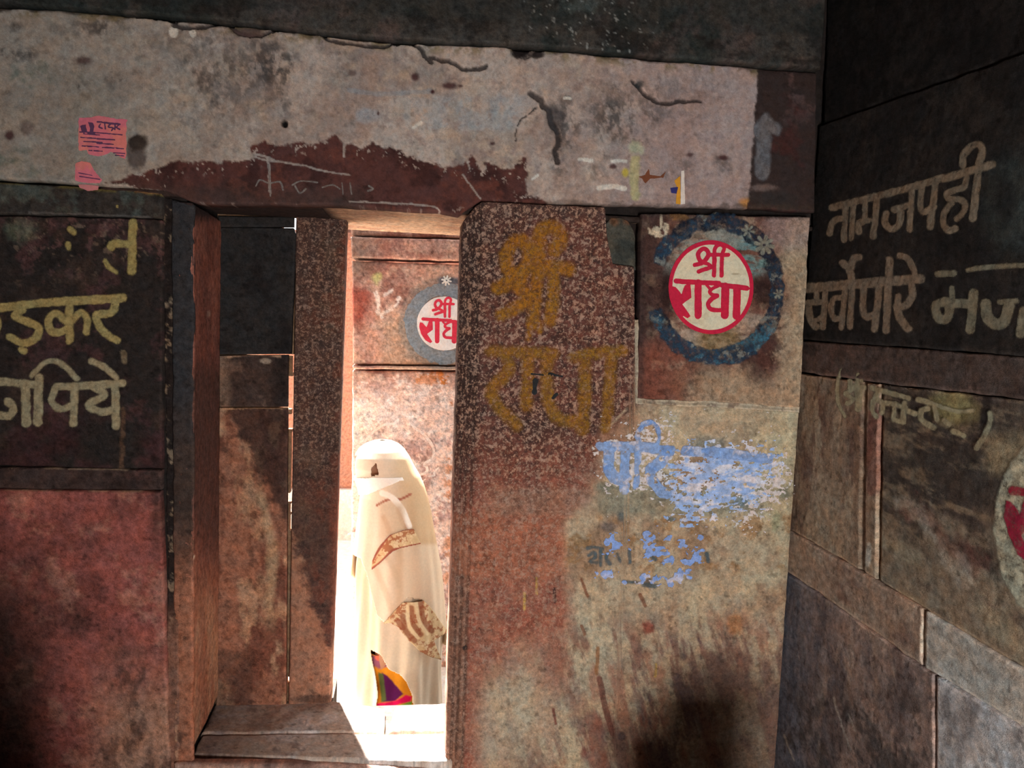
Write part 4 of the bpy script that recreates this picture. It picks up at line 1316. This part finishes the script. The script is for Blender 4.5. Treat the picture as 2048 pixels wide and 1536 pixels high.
slab('sill_stone', sill, SILL, [(403, 1470), (650, 1467), (905, 1466)], [(386, 1507), (650, 1517), (905, 1520)], 0.14, paint_sill, M_PLASTER, pid=50, edge=0.012, res=0.006)
slab('sill_stone', sill, SILL, [(434, 1402), (660, 1402), (770, 1418)], [(401, 1468), (650, 1465), (769, 1464)], 0.2, paint_sill, M_PLASTER, pid=51, edge=0.016, res=0.006, lift=0.004)
slab('sill_stone', sill, SILL, [(787, 1420), (800, 1412), (910, 1409)], [(775, 1464), (910, 1464)], 0.2, paint_sill, M_PLASTER, pid=52, edge=0.03, res=0.005, lift=0.012)


def paint_riser(p):
    p.c[:] = lin(180, 146, 132)
    p.blot(lin(130, 104, 96), 8, 711, 0.0, 0.2, 0.8)


slab('sill_stone', sill, BACK, [(352, 1522), (650, 1525), (892, 1527)], [(356, 1650), (892, 1650)], 0.02, paint_riser, M_STONE, pid=53, edge=0.02, res=0.006, lift=0.035)
box('sill_core', sill, (XJ - 0.1, 0.0, GZ - 0.1), (0.35, 0.46, SZ - 0.03), lin(90, 80, 74), M_DARK)
box('sill_core', sill, (XJ - 0.1, 0.0, GZ - 0.1), (-0.32, 0.73, SZ - 0.03), lin(90, 80, 74), M_DARK)

# ------------------------------------------------------------------ alley outside
pav = box('pavement', None, (-6, 0.40, GZ - 0.1), (5, 9, GZ), lin(226, 218, 206), M_GROUND)
pav['kind'] = 'structure'


def paint_opp(lowpart):
    def fn(p):
        px, py = p.px, p.py
        p.c[:] = lin(186, 144, 126)
        p.blot(lin(138, 94, 82), 6, 721, -0.05, 0.15, 0.9)
        p.blot(lin(192, 158, 138), 9, 723, 0.02, 0.2, 0.8)
        if lowpart:
            p.mix(lin(228, 204, 194), sm(740, 820, py) * 0.85)  # lower wall and its left foot paled to stand in for sun glow
            p.mix(lin(236, 222, 212), sm(1120, 1300, py - 0.9 * (px - 700) + 160 * p.n(5, 728)) * 0.9)
            p.mix(lin(236, 220, 206), sm(60, 0, px - 705 + 50 * p.n(8, 726)) * sm(800, 860, py) * 0.8)
            p.blot(lin(164, 124, 118), 10, 725, 0.03, 0.18, 0.75, where=sm(850, 900, py) * sm(1250, 1150, py - 0.5 * (px - 700)))
            p.blot(lin(232, 212, 202), 16, 727, 0.06, 0.16, 0.8, sx=0.6)
            p.blot(lin(196, 120, 60), 12, 729, 0.12, 0.2, 0.7, where=sm(820, 760, py) + sm(870, 900, px))
        else:
            p.mix(lin(150, 70, 54), sm(760, 720, px + 30 * p.n(9, 731)) * sm(560, 590, py) * sm(660, 630, py) * 0.8)
            p.mix(lin(176, 148, 124), sm(740, 790, px + 30 * p.n(9, 733)) * sm(610, 660, py + 20 * p.n(9, 734)) * 0.7)
            p.mix(lin(112, 92, 80), sm(780, 720, px) * sm(570, 540, py) * 0.7)
            p.spot(lin(190, 186, 120), 754, 557, 10, 10, 0.5, 0.7, amt=0.8)
            for pts in ([(752, 585), (756, 600), (754, 620), (764, 634)], [(770, 590), (782, 582)], [(765, 628), (785, 618)], [(790, 610), (800, 595)]):
                p.line(lin(226, 210, 198), pts, 2, 3, amt=0.8, wob=6)
            r = ell(px, py, 888, 647, 95, 98)
            p.mix(lin(118, 118, 112), sm(0, 8, r) * 0.5)
            p.mix(lin(60, 76, 92), sm(10, 4, np.abs(py - 562)) * sm(870, 884, px) * sm(930, 910, px) * 0.8)
    return fn


def oslab(name, top, bot, fn, pid, **k):
    return slab(name, wall_opposite, OPP, top, bot, 0.28, fn, M_STONE, pid=pid, res=0.007, **k)


oslab('wall_stone', [(700, 448), (1340, 462)], [(702, 470), (1340, 486)], paint_opp(False), 60, edge=0.02)
oslab('wall_stone', [(702, 474), (1340, 490)], [(703, 516), (1340, 534)], paint_opp(False), 61, edge=0.02, lift=0.02)
ostone = oslab('wall_stone', [(704, 522), (1340, 540)], [(706, 728), (1340, 734)], paint_opp(False), 62, edge=0.016)
oslab('wall_stone', [(705, 732), (1340, 738)], [(706, 738), (1340, 745)], paint_opp(False), 63, edge=0.01, lift=0.01)
olow = oslab('wall_stone', [(705, 742), (1340, 749)], [(700, 1400), (1340, 1395)], paint_opp(True), 64, edge=0.016)
decal('painted_ring', ostone, OPP, (780, 530, 1010, 750), ring_field(888, 647, 66, 68, 26, seed=741, wear=0.05), lin(132, 142, 150), M_BRUSH, 0.004, 62, 0.0012, 'pale blue ring round the far roundel')
decal('roundel_ground', ostone, OPP, (820, 580, 950, 710), disc_field(888, 647, 54, 54, 0.6), lin(226, 220, 216), M_PAINT, 0.003, 62, 0.002, 'white ground of the far roundel')
S2 = xf(S_SHRI, 4.8 * 1.62, 888 - 680 / 4.8 / 1.62 - 2, 647 - 742 / 4.8 / 1.62 + 1) + xf(S_RADHA, 4.8 * 1.55, 888 - 680 / 4.8 / 1.55 + 3, 647 - 742 / 4.8 / 1.55 - 1)
chalk('painted_lettering', ostone, OPP, S2, lin(206, 52, 74), wear=0.0, rag=0.4, pid=62, m=M_PAINT, res=0.0024, lift=0.003, label='red lettering श्री राधा on the far roundel')
chalk('painted_flower', ostone, OPP, flower(893, 561, 9, 8), lin(220, 216, 206), wear=0.0, rag=0.3, pid=62, res=0.002, lift=0.002)


def c5(pts):
    return [(690 + x / 5.295, 860 + y / 5.295) for x, y in pts]


chalk('chalk_drawing', olow, OPP, [(c5([(700, -60), (770, 0), (850, 60), (930, 180), (930, 290), (840, 360), (870, 400), (855, 450), (760, 485)]), 5), (c5([(990, 400), (940, 450), (950, 480), (890, 490)]), 3),
                                  (c5([(800, 560), (850, 520)]), 3), (c5([(900, 710), (960, 660), (1050, 640)]), 4), (c5([(190, 150), (260, 60), (350, -20), (430, -60), (520, -70), (560, -110)]), 5), (c5([(60, 720), (190, 600)]), 3), (c5([(10, 1120), (60, 1090), (120, 1090)]), 4)],
      lin(226, 206, 196), wear=0.04, rag=1, pid=64, label='white chalk outline scrawled on the wall', res=0.003, lift=0.002)

far = empty('lane_house', (-1.5, 4.6, GZ), label='brown house wall closing the side lane beyond the doorway slit', category='building')
box('wall', far, (-2.6, 0.0, 0.0), (2.2, 0.6, 2.44 - GZ), lin(150, 104, 84), M_STONE)
box('plinth', far, (-2.65, -0.06, 0.0), (2.2, -0.0, 0.5), lin(200, 186, 172), M_PLASTER)
box('parapet', far, (0.62, 0.0, 2.40 - GZ), (2.2, 0.6, 2.75 - GZ), lin(120, 84, 70), M_STONE)
box('eave', far, (-2.7, -0.12, 2.40 - GZ), (2.2, 0.6, 2.46 - GZ), lin(120, 84, 70), M_STONE)

# ------------------------------------------------------------------ paper on the lintel
PB = BACK.shifted(0.026)


def tag(o, label, cat, group=None):
    o['label'] = label
    o['category'] = cat
    if group:
        o['group'] = group
    return o


NOT = [(158, 235), (200, 232), (254, 241), (253, 290), (251, 319), (242, 316), (230, 306), (222, 304), (205, 312), (195, 312), (177, 309), (174, 299), (157, 301)]


def pink(p):
    p.c[:] = lin(222, 118, 130)
    p.blot(lin(226, 134, 118), 14, 801, -0.04, 0.12, 0.7)
    p.mix(lin(214, 110, 132), sm(250, 240, p.py) * 0.5)


def paper_field(poly, rag=2.0, seed=811):
    return lambda px, py, u, v: poly_sd(px, py, poly) + rag * 2 * fbm(u * 60, v * 60, seed, 3)


notice = tag(decal('paper_notice', None, PB, (145, 225, 262, 325), paper_field(NOT), lin(222, 118, 130), M_PAPER, 0.003, 2, 0.002, None, pink), 'pink printed notice with dark text lines pasted on the pale lintel', 'notice')
PR = [('fill', [(176, 244), (186, 246), (190, 254), (187, 264), (180, 266), (181, 256)]), ('fill', [(161, 252), (172, 249), (175, 264), (164, 265)]), ([(196, 244), (214, 246), (240, 249)], 4, 'l'), ([(202, 248), (199, 254), (205, 257)], 3), ([(210, 247), (211, 258)], 3, 'l'), ([(222, 248), (217, 254), (226, 256), (224, 261)], 3), ([(231, 249), (230, 259)], 3, 'l'), ([(238, 250), (234, 255), (240, 259)], 3)]
for y0, x0, x1 in ((264, 160, 245), (268, 168, 200), (275, 162, 192), (278, 195, 230), (283, 168, 205), (287, 195, 228), (292, 165, 198), (295, 205, 248), (301, 178, 205), (306, 228, 250), (311, 232, 248)):
    PR.append(([(x0, y0), ((x0 + x1) / 2, y0 + (x1 - x0) * 0.03), (x1, y0 + (x1 - x0) * 0.07)], 2.4))
chalk('printed_text', notice, PB, PR, lin(96, 62, 92), wear=0.06, rag=0.9, pid=2, res=0.0018, m=M_PAPER, lift=0.003, label='dark purple print', scale=90)
torn = tag(decal('torn_notice', None, PB, (140, 318, 215, 372), paper_field([(152, 327), (164, 322), (180, 326), (188, 340), (198, 352), (206, 360), (200, 366), (176, 366), (150, 362)]), lin(222, 118, 130), M_PAPER, 0.003, 2, 0.002, None, pink),
           'torn pink paper remnant at the lower edge of the lintel', 'notice')
chalk('printed_text', torn, PB, [([(160, 353), (180, 356), (200, 359)], 2.2), ([(158, 346), (185, 351)], 2)], lin(110, 64, 96), wear=0.05, rag=0.6, pid=2, res=0.0018, m=M_PAPER, lift=0.003)
tag(decal('torn_notice', None, BACK.shifted(0.010), (148, 362, 205, 386), paper_field([(157, 369), (180, 367), (198, 372), (196, 380), (176, 382), (160, 376)], 1), lin(206, 128, 128), M_PAPER, 0.003, 4, 0.003),
    'small pink paper scrap on the dark stone under the torn notice', 'notice')
sticker = tag(decal('poster_scrap', None, PB, (1355, 335, 1375, 412), paper_field([(1362, 342), (1368, 341), (1370, 408), (1361, 409)], 0.8), lin(226, 214, 204), M_PAPER, 0.002, 2, 0.002),
              'torn white and orange poster strip with blue print above the right pier', 'poster')
chalk('printed_strip', sticker, PB, [('fill', [(1360, 352), (1361, 409), (1351, 408), (1354, 376), (1348, 362)])], lin(214, 150, 50), wear=0.0, rag=1, pid=2, res=0.002, m=M_PAPER, lift=0.0025, label='orange printed strip')
chalk('printed_strip', sticker, PB, [('fill', [(1340, 376), (1356, 374), (1353, 388), (1342, 386)])], lin(52, 52, 110), wear=0.04, rag=1, pid=2, res=0.002, m=M_PAPER, lift=0.003, label='dark blue printed patch')
tag(chalk('paper_scrap', None, PB, [('fill', [(1276, 354), (1290, 350), (1297, 338), (1300, 350), (1320, 352), (1334, 340), (1326, 356), (1300, 358), (1290, 368), (1284, 358)])], lin(120, 70, 48), wear=0.02, rag=1.5, pid=2, res=0.002, m=M_PAPER, lift=0.002),
    'small torn brown paper scrap left of the orange poster strip', 'paper scrap')

# ------------------------------------------------------------------ the person in the alley
YP = 1.12
PP = Plane((0, YP, 0), (1, 0, 0), (0, 0, 1), (0, -1, 0))
M_CLOTH = mat('woven_cotton', bump=0.25, bscale=180, grain=0.07, rough=0.95, fine=900)
M_SKIN = mat('skin', bump=0.1, bscale=150, grain=0.05, rough=0.6, spec=0.3)
ctr = PP.pt(792, 1450)
person = empty('person', (ctr[0], YP, GZ), label='person walking past outside, head and body wrapped in a cream shawl', category='person')
OFF = np.array([ctr[0], YP, GZ])

ROWS = [(880, 760, 770, .02), (882, 748, 784, .05), (888, 732, 797, .08), (897, 720, 807, .105), (912, 711, 817, .125), (932, 708, 827, .135), (950, 710, 838, .135), (968, 717, 846, .135), (990, 722, 853, .14),
        (1020, 719, 860, .155), (1060, 714, 866, .165), (1100, 709, 873, .17), (1140, 706, 879, .17), (1200, 705, 885, .175), (1260, 703, 889, .18), (1320, 701, 887, .185), (1380, 698, 888, .19), (1450, 696, 890, .2)]
RPY = np.array([r[0] for r in ROWS], float)


def hull(py, th, off=0.0, fold=0.0, nf=9, ph=0.0, tilt=0.0):
    """point on the draped figure; th 180 = the way the person faces, 270 = towards the doorway"""
    xl = np.interp(py, RPY, [r[1] for r in ROWS])
    xr = np.interp(py, RPY, [r[2] for r in ROWS])
    b = np.interp(py, RPY, [r[3] for r in ROWS])
    ul, vz = PP.uv_arr(xl, py)
    ur, vz2 = PP.uv_arr(xr, py)
    cx, a, z = (ul + ur) / 2, (ur - ul) / 2, (vz + vz2) / 2
    k = 1 + fold * np.sin(nf * th + ph + 3.0 * z) + 0.35 * fold * np.sin(2.3 * nf * th - 5 * z + ph)
    a2, b2 = (a + off) * k, (b + off) * k
    z = z + tilt * np.cos(th)
    return np.stack([cx + a2 * np.cos(th), YP + b2 * np.sin(th), np.maximum(z, GZ + 0.012)], -1)


def cloth(name, parent, py0, py1, keep, col, off=0.0, fold=0.02, nf=9, ph=0.0, nth=160, nz=110, colfn=None, thick=0.004, label=None, m=None):
    th = np.linspace(0, 2 * np.pi, nth, endpoint=False)
    py = np.linspace(py0, py1, nz)
    TH_, PY = np.meshgrid(th, py)
    fo = fold * sm(950, 1150, PY)
    P = hull(PY.ravel(), TH_.ravel(), off, fo.ravel(), nf, ph)
    px, pyy = project(P)
    k = keep(px, pyy, np.degrees(TH_.ravel())) if keep else np.ones(len(px), bool)
    idx = np.arange(nth * nz).reshape(nz, nth)
    nxt = np.roll(idx, -1, 1)
    quads = np.stack([idx[:-1], idx[1:], nxt[1:], nxt[:-1]], -1).reshape(-1, 4)
    quads = quads[k[quads].sum(1) >= 3]
    used = np.unique(quads)
    rm = np.full(len(P), -1)
    rm[used] = np.arange(len(used))
    pt = Paint(px[used], pyy[used], P[used, 0], P[used, 2], col)
    if colfn:
        colfn(pt)
    o = new_mesh(name, P[used] - OFF, rm[quads].tolist(), pt.c, None, m or M_CLOTH, parent)
    if thick:
        md = o.modifiers.new('thickness', 'SOLIDIFY')
        md.thickness = thick
        md.offset = -1
    if label:
        o['label'] = label
    return o


CREAM = lin(232, 218, 196)
TAN = lin(206, 176, 140)


def front(deg):
    return (deg > 181) & (deg < 359)


NOTCH = [(741, 1300), (762, 1310), (776, 1338), (800, 1350), (812, 1362), (824, 1392), (828, 1462), (742, 1462), (757, 1390), (750, 1350)]
SLIT = [(726, 1128), (733, 1150), (750, 1230), (766, 1300), (776, 1340), (741, 1322), (728, 1240), (721, 1160)]


def keep_sari(px, py, deg):
    return ~(front(deg) & (poly_sd(px, py, NOTCH) > 0))


def sari_col(p):
    p.mix(lin(222, 196, 160), sm(1, 4, poly_sd(p.px, p.py, SLIT)) * 0.4)  # shaded gap between the drapes, painted in as a beige wedge
    p.blot(lin(220, 204, 176), 7, 901, 0.0, 0.2, 0.6)


cloth('sari', person, 1060, 1446, keep_sari, lin(224, 206, 180), off=-0.016, fold=0.05, nf=9, nth=360, nz=220, colfn=sari_col, label='plain cream sari under the shawl')


def pet_col(p):
    p.c[:] = lin(230, 150, 36)
    p.poly(lin(92, 24, 84), [(764, 1345), (775, 1352), (806, 1388), (790, 1402), (766, 1404), (764, 1370)], 2, 2)
    p.poly(lin(96, 110, 60), [(757, 1345), (766, 1348), (772, 1400), (763, 1404)], 2, 2)
    p.poly(lin(226, 20, 92), [(750, 1408), (790, 1402), (812, 1390), (824, 1393), (822, 1404), (800, 1408), (770, 1424), (748, 1432)], 2, 2)
    p.poly(lin(120, 170, 60), [(755, 1428), (775, 1424), (800, 1410), (824, 1402), (824, 1470), (750, 1470)], 2, 1)
    p.poly(lin(120, 60, 120), [(741, 1310), (772, 1312), (776, 1334), (758, 1338), (744, 1330)], 3, 2, amt=0.8)
    p.spot(lin(236, 110, 80), 760, 1316, 10, 6)


cloth('petticoat', person, 1290, 1448, None, lin(230, 150, 36), off=-0.045, fold=0.035, nf=8, colfn=pet_col, nth=300, nz=140, label='orange, purple, pink and green petticoat hem')

HEM = [(690, 1100), (722, 1120), (733, 1150), (752, 1228), (768, 1247), (790, 1222), (815, 1196), (845, 1200), (900, 1270), (900, 860), (690, 860)]
FACE = [(743, 936), (752, 926), (757, 948), (742, 953)]


def keep_shawl(px, py, deg):
    f = (deg > 150) & (deg < 345)
    body = np.where(front(deg), poly_sd(px, py, HEM) > 0, py < np.interp(px, [700, 890], [1150, 1290]))
    hole = ((deg > 181) & (deg < 270) & (poly_sd(px, py, FACE) > 0)) | ((deg > 150) & (deg < 205) & (py > 912) & (py < 952))
    return body & ~hole


def shawl_col(p):
    px, py = p.px, p.py
    p.mix(lin(196, 160, 118), sm(770, 825, px + 20 * p.n(8, 905)) * sm(1110, 1080, py) * 0.9)  # shade side of the shawl, painted tan into the cloth colour
    p.mix(lin(204, 176, 144), sm(1085, 1100, py) * sm(775, 800, px + 12 * p.n(8, 906)) * 0.85)
    p.mix(lin(214, 186, 150), sm(60, 20, np.abs(px - np.interp(py, [890, 930, 1000, 1080], [815, 822, 838, 852])) + 10) * 0.5 * sm(1100, 1060, py))
    ln = lin(168, 104, 82)
    p.line(ln, [(754, 1010), (775, 1000), (800, 999), (822, 988)], 1.6, 1.5, wob=1)
    p.line(lin(246, 240, 226), [(764, 986), (785, 996), (805, 1020), (818, 1052)], 5, 2, wob=1)
    for pts in ([(767, 1034), (774, 1050), (778, 1064)], [(797, 1018), (803, 1036), (810, 1054)]):
        p.line(lin(176, 120, 88), pts, 2, 6, amt=0.55, wob=2)
    p.mix(lin(212, 190, 158), sm(1000, 1012, py) * sm(1085, 1070, py) * sm(752, 766, px) * sm(815, 805, px) * 0.6)
    for x0, y0, x1, y1 in ((752, 1140, 790, 1240), (772, 1110, 812, 1200), (800, 1100, 822, 1190)):
        p.line(lin(196, 172, 142), [(x0, y0), ((x0 + x1) / 2 + 3, (y0 + y1) / 2), (x1, y1)], 2, 8, amt=0.5, wob=2)
    p.mix(lin(226, 206, 178), sm(1085, 1095, py) * sm(800, 810, px) * 0.6)


cloth('shawl', person, 880, 1300, keep_shawl, lin(226, 210, 186), off=0.006, fold=0.02, nf=8, ph=1.0, colfn=shawl_col, nth=300, nz=170, label='cream shawl covering head and back', thick=0.005)

BAND = [(743, 1140), (744, 1122), (756, 1096), (780, 1070), (808, 1060), (828, 1058), (842, 1088), (800, 1097), (784, 1104), (760, 1126)]
PALLU = [(766, 1248), (790, 1222), (812, 1198), (838, 1194), (862, 1215), (896, 1264), (868, 1282), (884, 1320), (862, 1314), (842, 1304), (818, 1282), (796, 1254), (780, 1246)]


def pat(p):
    p.c[:] = lin(214, 186, 142)
    p.blot(lin(168, 104, 70), 40, 911, -0.02, 0.05, 0.9)
    p.blot(lin(228, 206, 166), 55, 913, 0.06, 0.1, 0.8)


def band_col(p):
    pat(p)
    ln = lin(158, 90, 72)
    p.line(ln, [(743, 1138), (762, 1124), (784, 1102), (800, 1097), (842, 1088)], 2.2, 1, wob=0)
    p.line(ln, [(744, 1098 + 24), (760, 1096), (780, 1070), (806, 1060), (828, 1057)], 1.8, 1, wob=0)


def pallu_col(p):
    pat(p)
    for pts in ([(806, 1232), (812, 1262), (830, 1282)], [(822, 1216), (826, 1246), (842, 1270)], [(840, 1206), (848, 1240), (864, 1262)], [(796, 1242), (806, 1256)]):
        p.line(lin(146, 84, 58), pts, 4, 3, amt=0.8, wob=2)
    for pts in ([(815, 1214), (818, 1250), (836, 1276)], [(832, 1204), (838, 1240), (854, 1268)]):
        p.line(lin(232, 212, 170), pts, 2.5, 2, amt=0.8, wob=1)


cloth('shawl_border', person, 1040, 1150, lambda px, py, d: front(d) & (poly_sd(px, py, BAND) > 0), TAN, off=0.014, fold=0.02, nf=8, ph=1.0, nth=520, nz=110, colfn=band_col, thick=0.003, label='brown patterned woven border')
cloth('shawl_border', person, 1180, 1330, lambda px, py, d: front(d) & (poly_sd(px, py, PALLU) > 0), TAN, off=0.016, fold=0.02, nf=11, ph=0.4, nth=420, nz=110, colfn=pallu_col, thick=0.003, label='brown patterned hanging end of the shawl')


def body():
    """one skinned figure: pelvis, spine, neck, head, arms folded in front, legs in mid-stride"""
    hz = PP.pt(757, 905)[2]
    hx = PP.pt(752, 925)[0]
    o = OFF

    def L(x, y, z):
        return (x - o[0], y - o[1], z - o[2])
    H = hz - GZ + 0.04
    cx = ctr[0]
    pts = {'pel': (cx, YP, GZ + 0.76, .13, .11), 'sp': (cx - .01, YP, GZ + 0.95, .12, .09), 'ch': (cx - .03, YP, GZ + 1.12, .14, .10), 'nk': (hx + .03, YP, GZ + 1.27, .05, .05),
           'h1': (hx + .015, YP, GZ + 1.345, .066, .07), 'h2': (hx + .005, YP - .005, GZ + 1.42, .078, .085), 'h3': (hx + .012, YP, GZ + 1.475, .06, .065),
           'no': (hx - .088, YP - .028, GZ + 1.395, .012, .014), 'chin': (hx - .055, YP - .018, GZ + 1.335, .03, .03)}
    E = [('pel', 'sp'), ('sp', 'ch'), ('ch', 'nk'), ('nk', 'h1'), ('h1', 'h2'), ('h2', 'h3'), ('h2', 'no'), ('h1', 'chin')]
    for s, sgn in (('l', -1), ('r', 1)):
        st = 0.11 * sgn
        pts.update({s + 'sh': (cx - .02, YP + .10 * sgn, GZ + 1.16, .045, .045), s + 'el': (cx + .01, YP + .125 * sgn, GZ + .93, .04, .04), s + 'wr': (cx - .07, YP + .06 * sgn, GZ + .97, .024, .024), s + 'ha': (cx - .09, YP + .02 * sgn, GZ + 1.0, .028, .018),
                    s + 'hi': (cx, YP + .08 * sgn, GZ + .70, .09, .09), s + 'kn': (cx - .02 + st * .5, YP + .08 * sgn, GZ + .40, .055, .055), s + 'an': (cx + st, YP + .08 * sgn, GZ + .075, .032, .034),
                    s + 'he': (cx + st + .02, YP + .08 * sgn, GZ + .035, .03, .03), s + 'to': (cx + st - .13, YP + .085 * sgn, GZ + .022, .026, .02)})
        E += [('ch', s + 'sh'), (s + 'sh', s + 'el'), (s + 'el', s + 'wr'), (s + 'wr', s + 'ha'), ('pel', s + 'hi'), (s + 'hi', s + 'kn'), (s + 'kn', s + 'an'), (s + 'an', s + 'he'), (s + 'he', s + 'to')]
        for i in range(4):
            n = s + 'f%d' % i
            pts[n] = (cx - .11 + .006 * i, YP - .01 * sgn, GZ + 1.055 - .017 * i, .0085, .0085)
            E.append((s + 'ha', n))
        pts[s + 'th'] = (cx - .07, YP + .02 * sgn, GZ + 1.05, .009, .009)
        E.append((s + 'wr', s + 'th'))
    keys = list(pts)
    me = bpy.data.meshes.new('body')
    me.from_pydata([L(*pts[k][:3]) for k in keys], [(keys.index(a), keys.index(b)) for a, b in E], [])
    ob = bpy.data.objects.new('body', me)
    COL.objects.link(ob)
    ob.parent = person
    sk = ob.modifiers.new('skin', 'SKIN')
    sk.use_smooth_shade = True
    for i, k in enumerate(keys):
        d = me.skin_vertices[0].data[i]
        d.radius = pts[k][3:5]
        d.use_root = (k == 'pel')
    sb = ob.modifiers.new('smooth', 'SUBSURF')
    sb.levels = sb.render_levels = 2
    ms = bpy.data.materials.new('skin_tone')
    ms.use_nodes = True
    ms.node_tree.nodes['Principled BSDF'].inputs['Base Color'].default_value = (*lin(176, 122, 88), 1)
    ms.node_tree.nodes['Principled BSDF'].inputs['Roughness'].default_value = 0.6
    me.materials.append(ms)
    ob['label'] = 'brown skin of face, hands and feet'
    # face details
    for sgn in (-1, 1):
        v, f = [], []
        for i in range(7):
            for j in range(10):
                a, b = math.pi * i / 6, 2 * math.pi * j / 10
                v.append((hx - .072 + .011 * math.sin(a) * math.cos(b) - o[0], YP - .02 + .034 * sgn + .012 * math.sin(a) * math.sin(b) - o[1], GZ + 1.42 + .009 * math.cos(a) - o[2]))
        for i in range(6):
            for j in range(10):
                f.append((i * 10 + j, (i + 1) * 10 + j, (i + 1) * 10 + (j + 1) % 10, i * 10 + (j + 1) % 10))
        new_mesh('eye', v, f, np.tile(lin(60, 50, 46), (len(v), 1)), None, M_SKIN, person)


body()


def mask_col(p):
    p.c[:] = lin(244, 240, 230)


cloth('face_scarf', person, 944, 992, lambda px, py, d: (d > 130) & (d < 300) & (py > np.interp(px, [735, 760, 800], [956, 951, 942])) & (py < np.interp(px, [735, 800], [990, 962])), lin(244, 240, 230), off=0.012, fold=0, nth=240, nz=40, colfn=mask_col, thick=0.004, label='white cloth wound over the mouth')
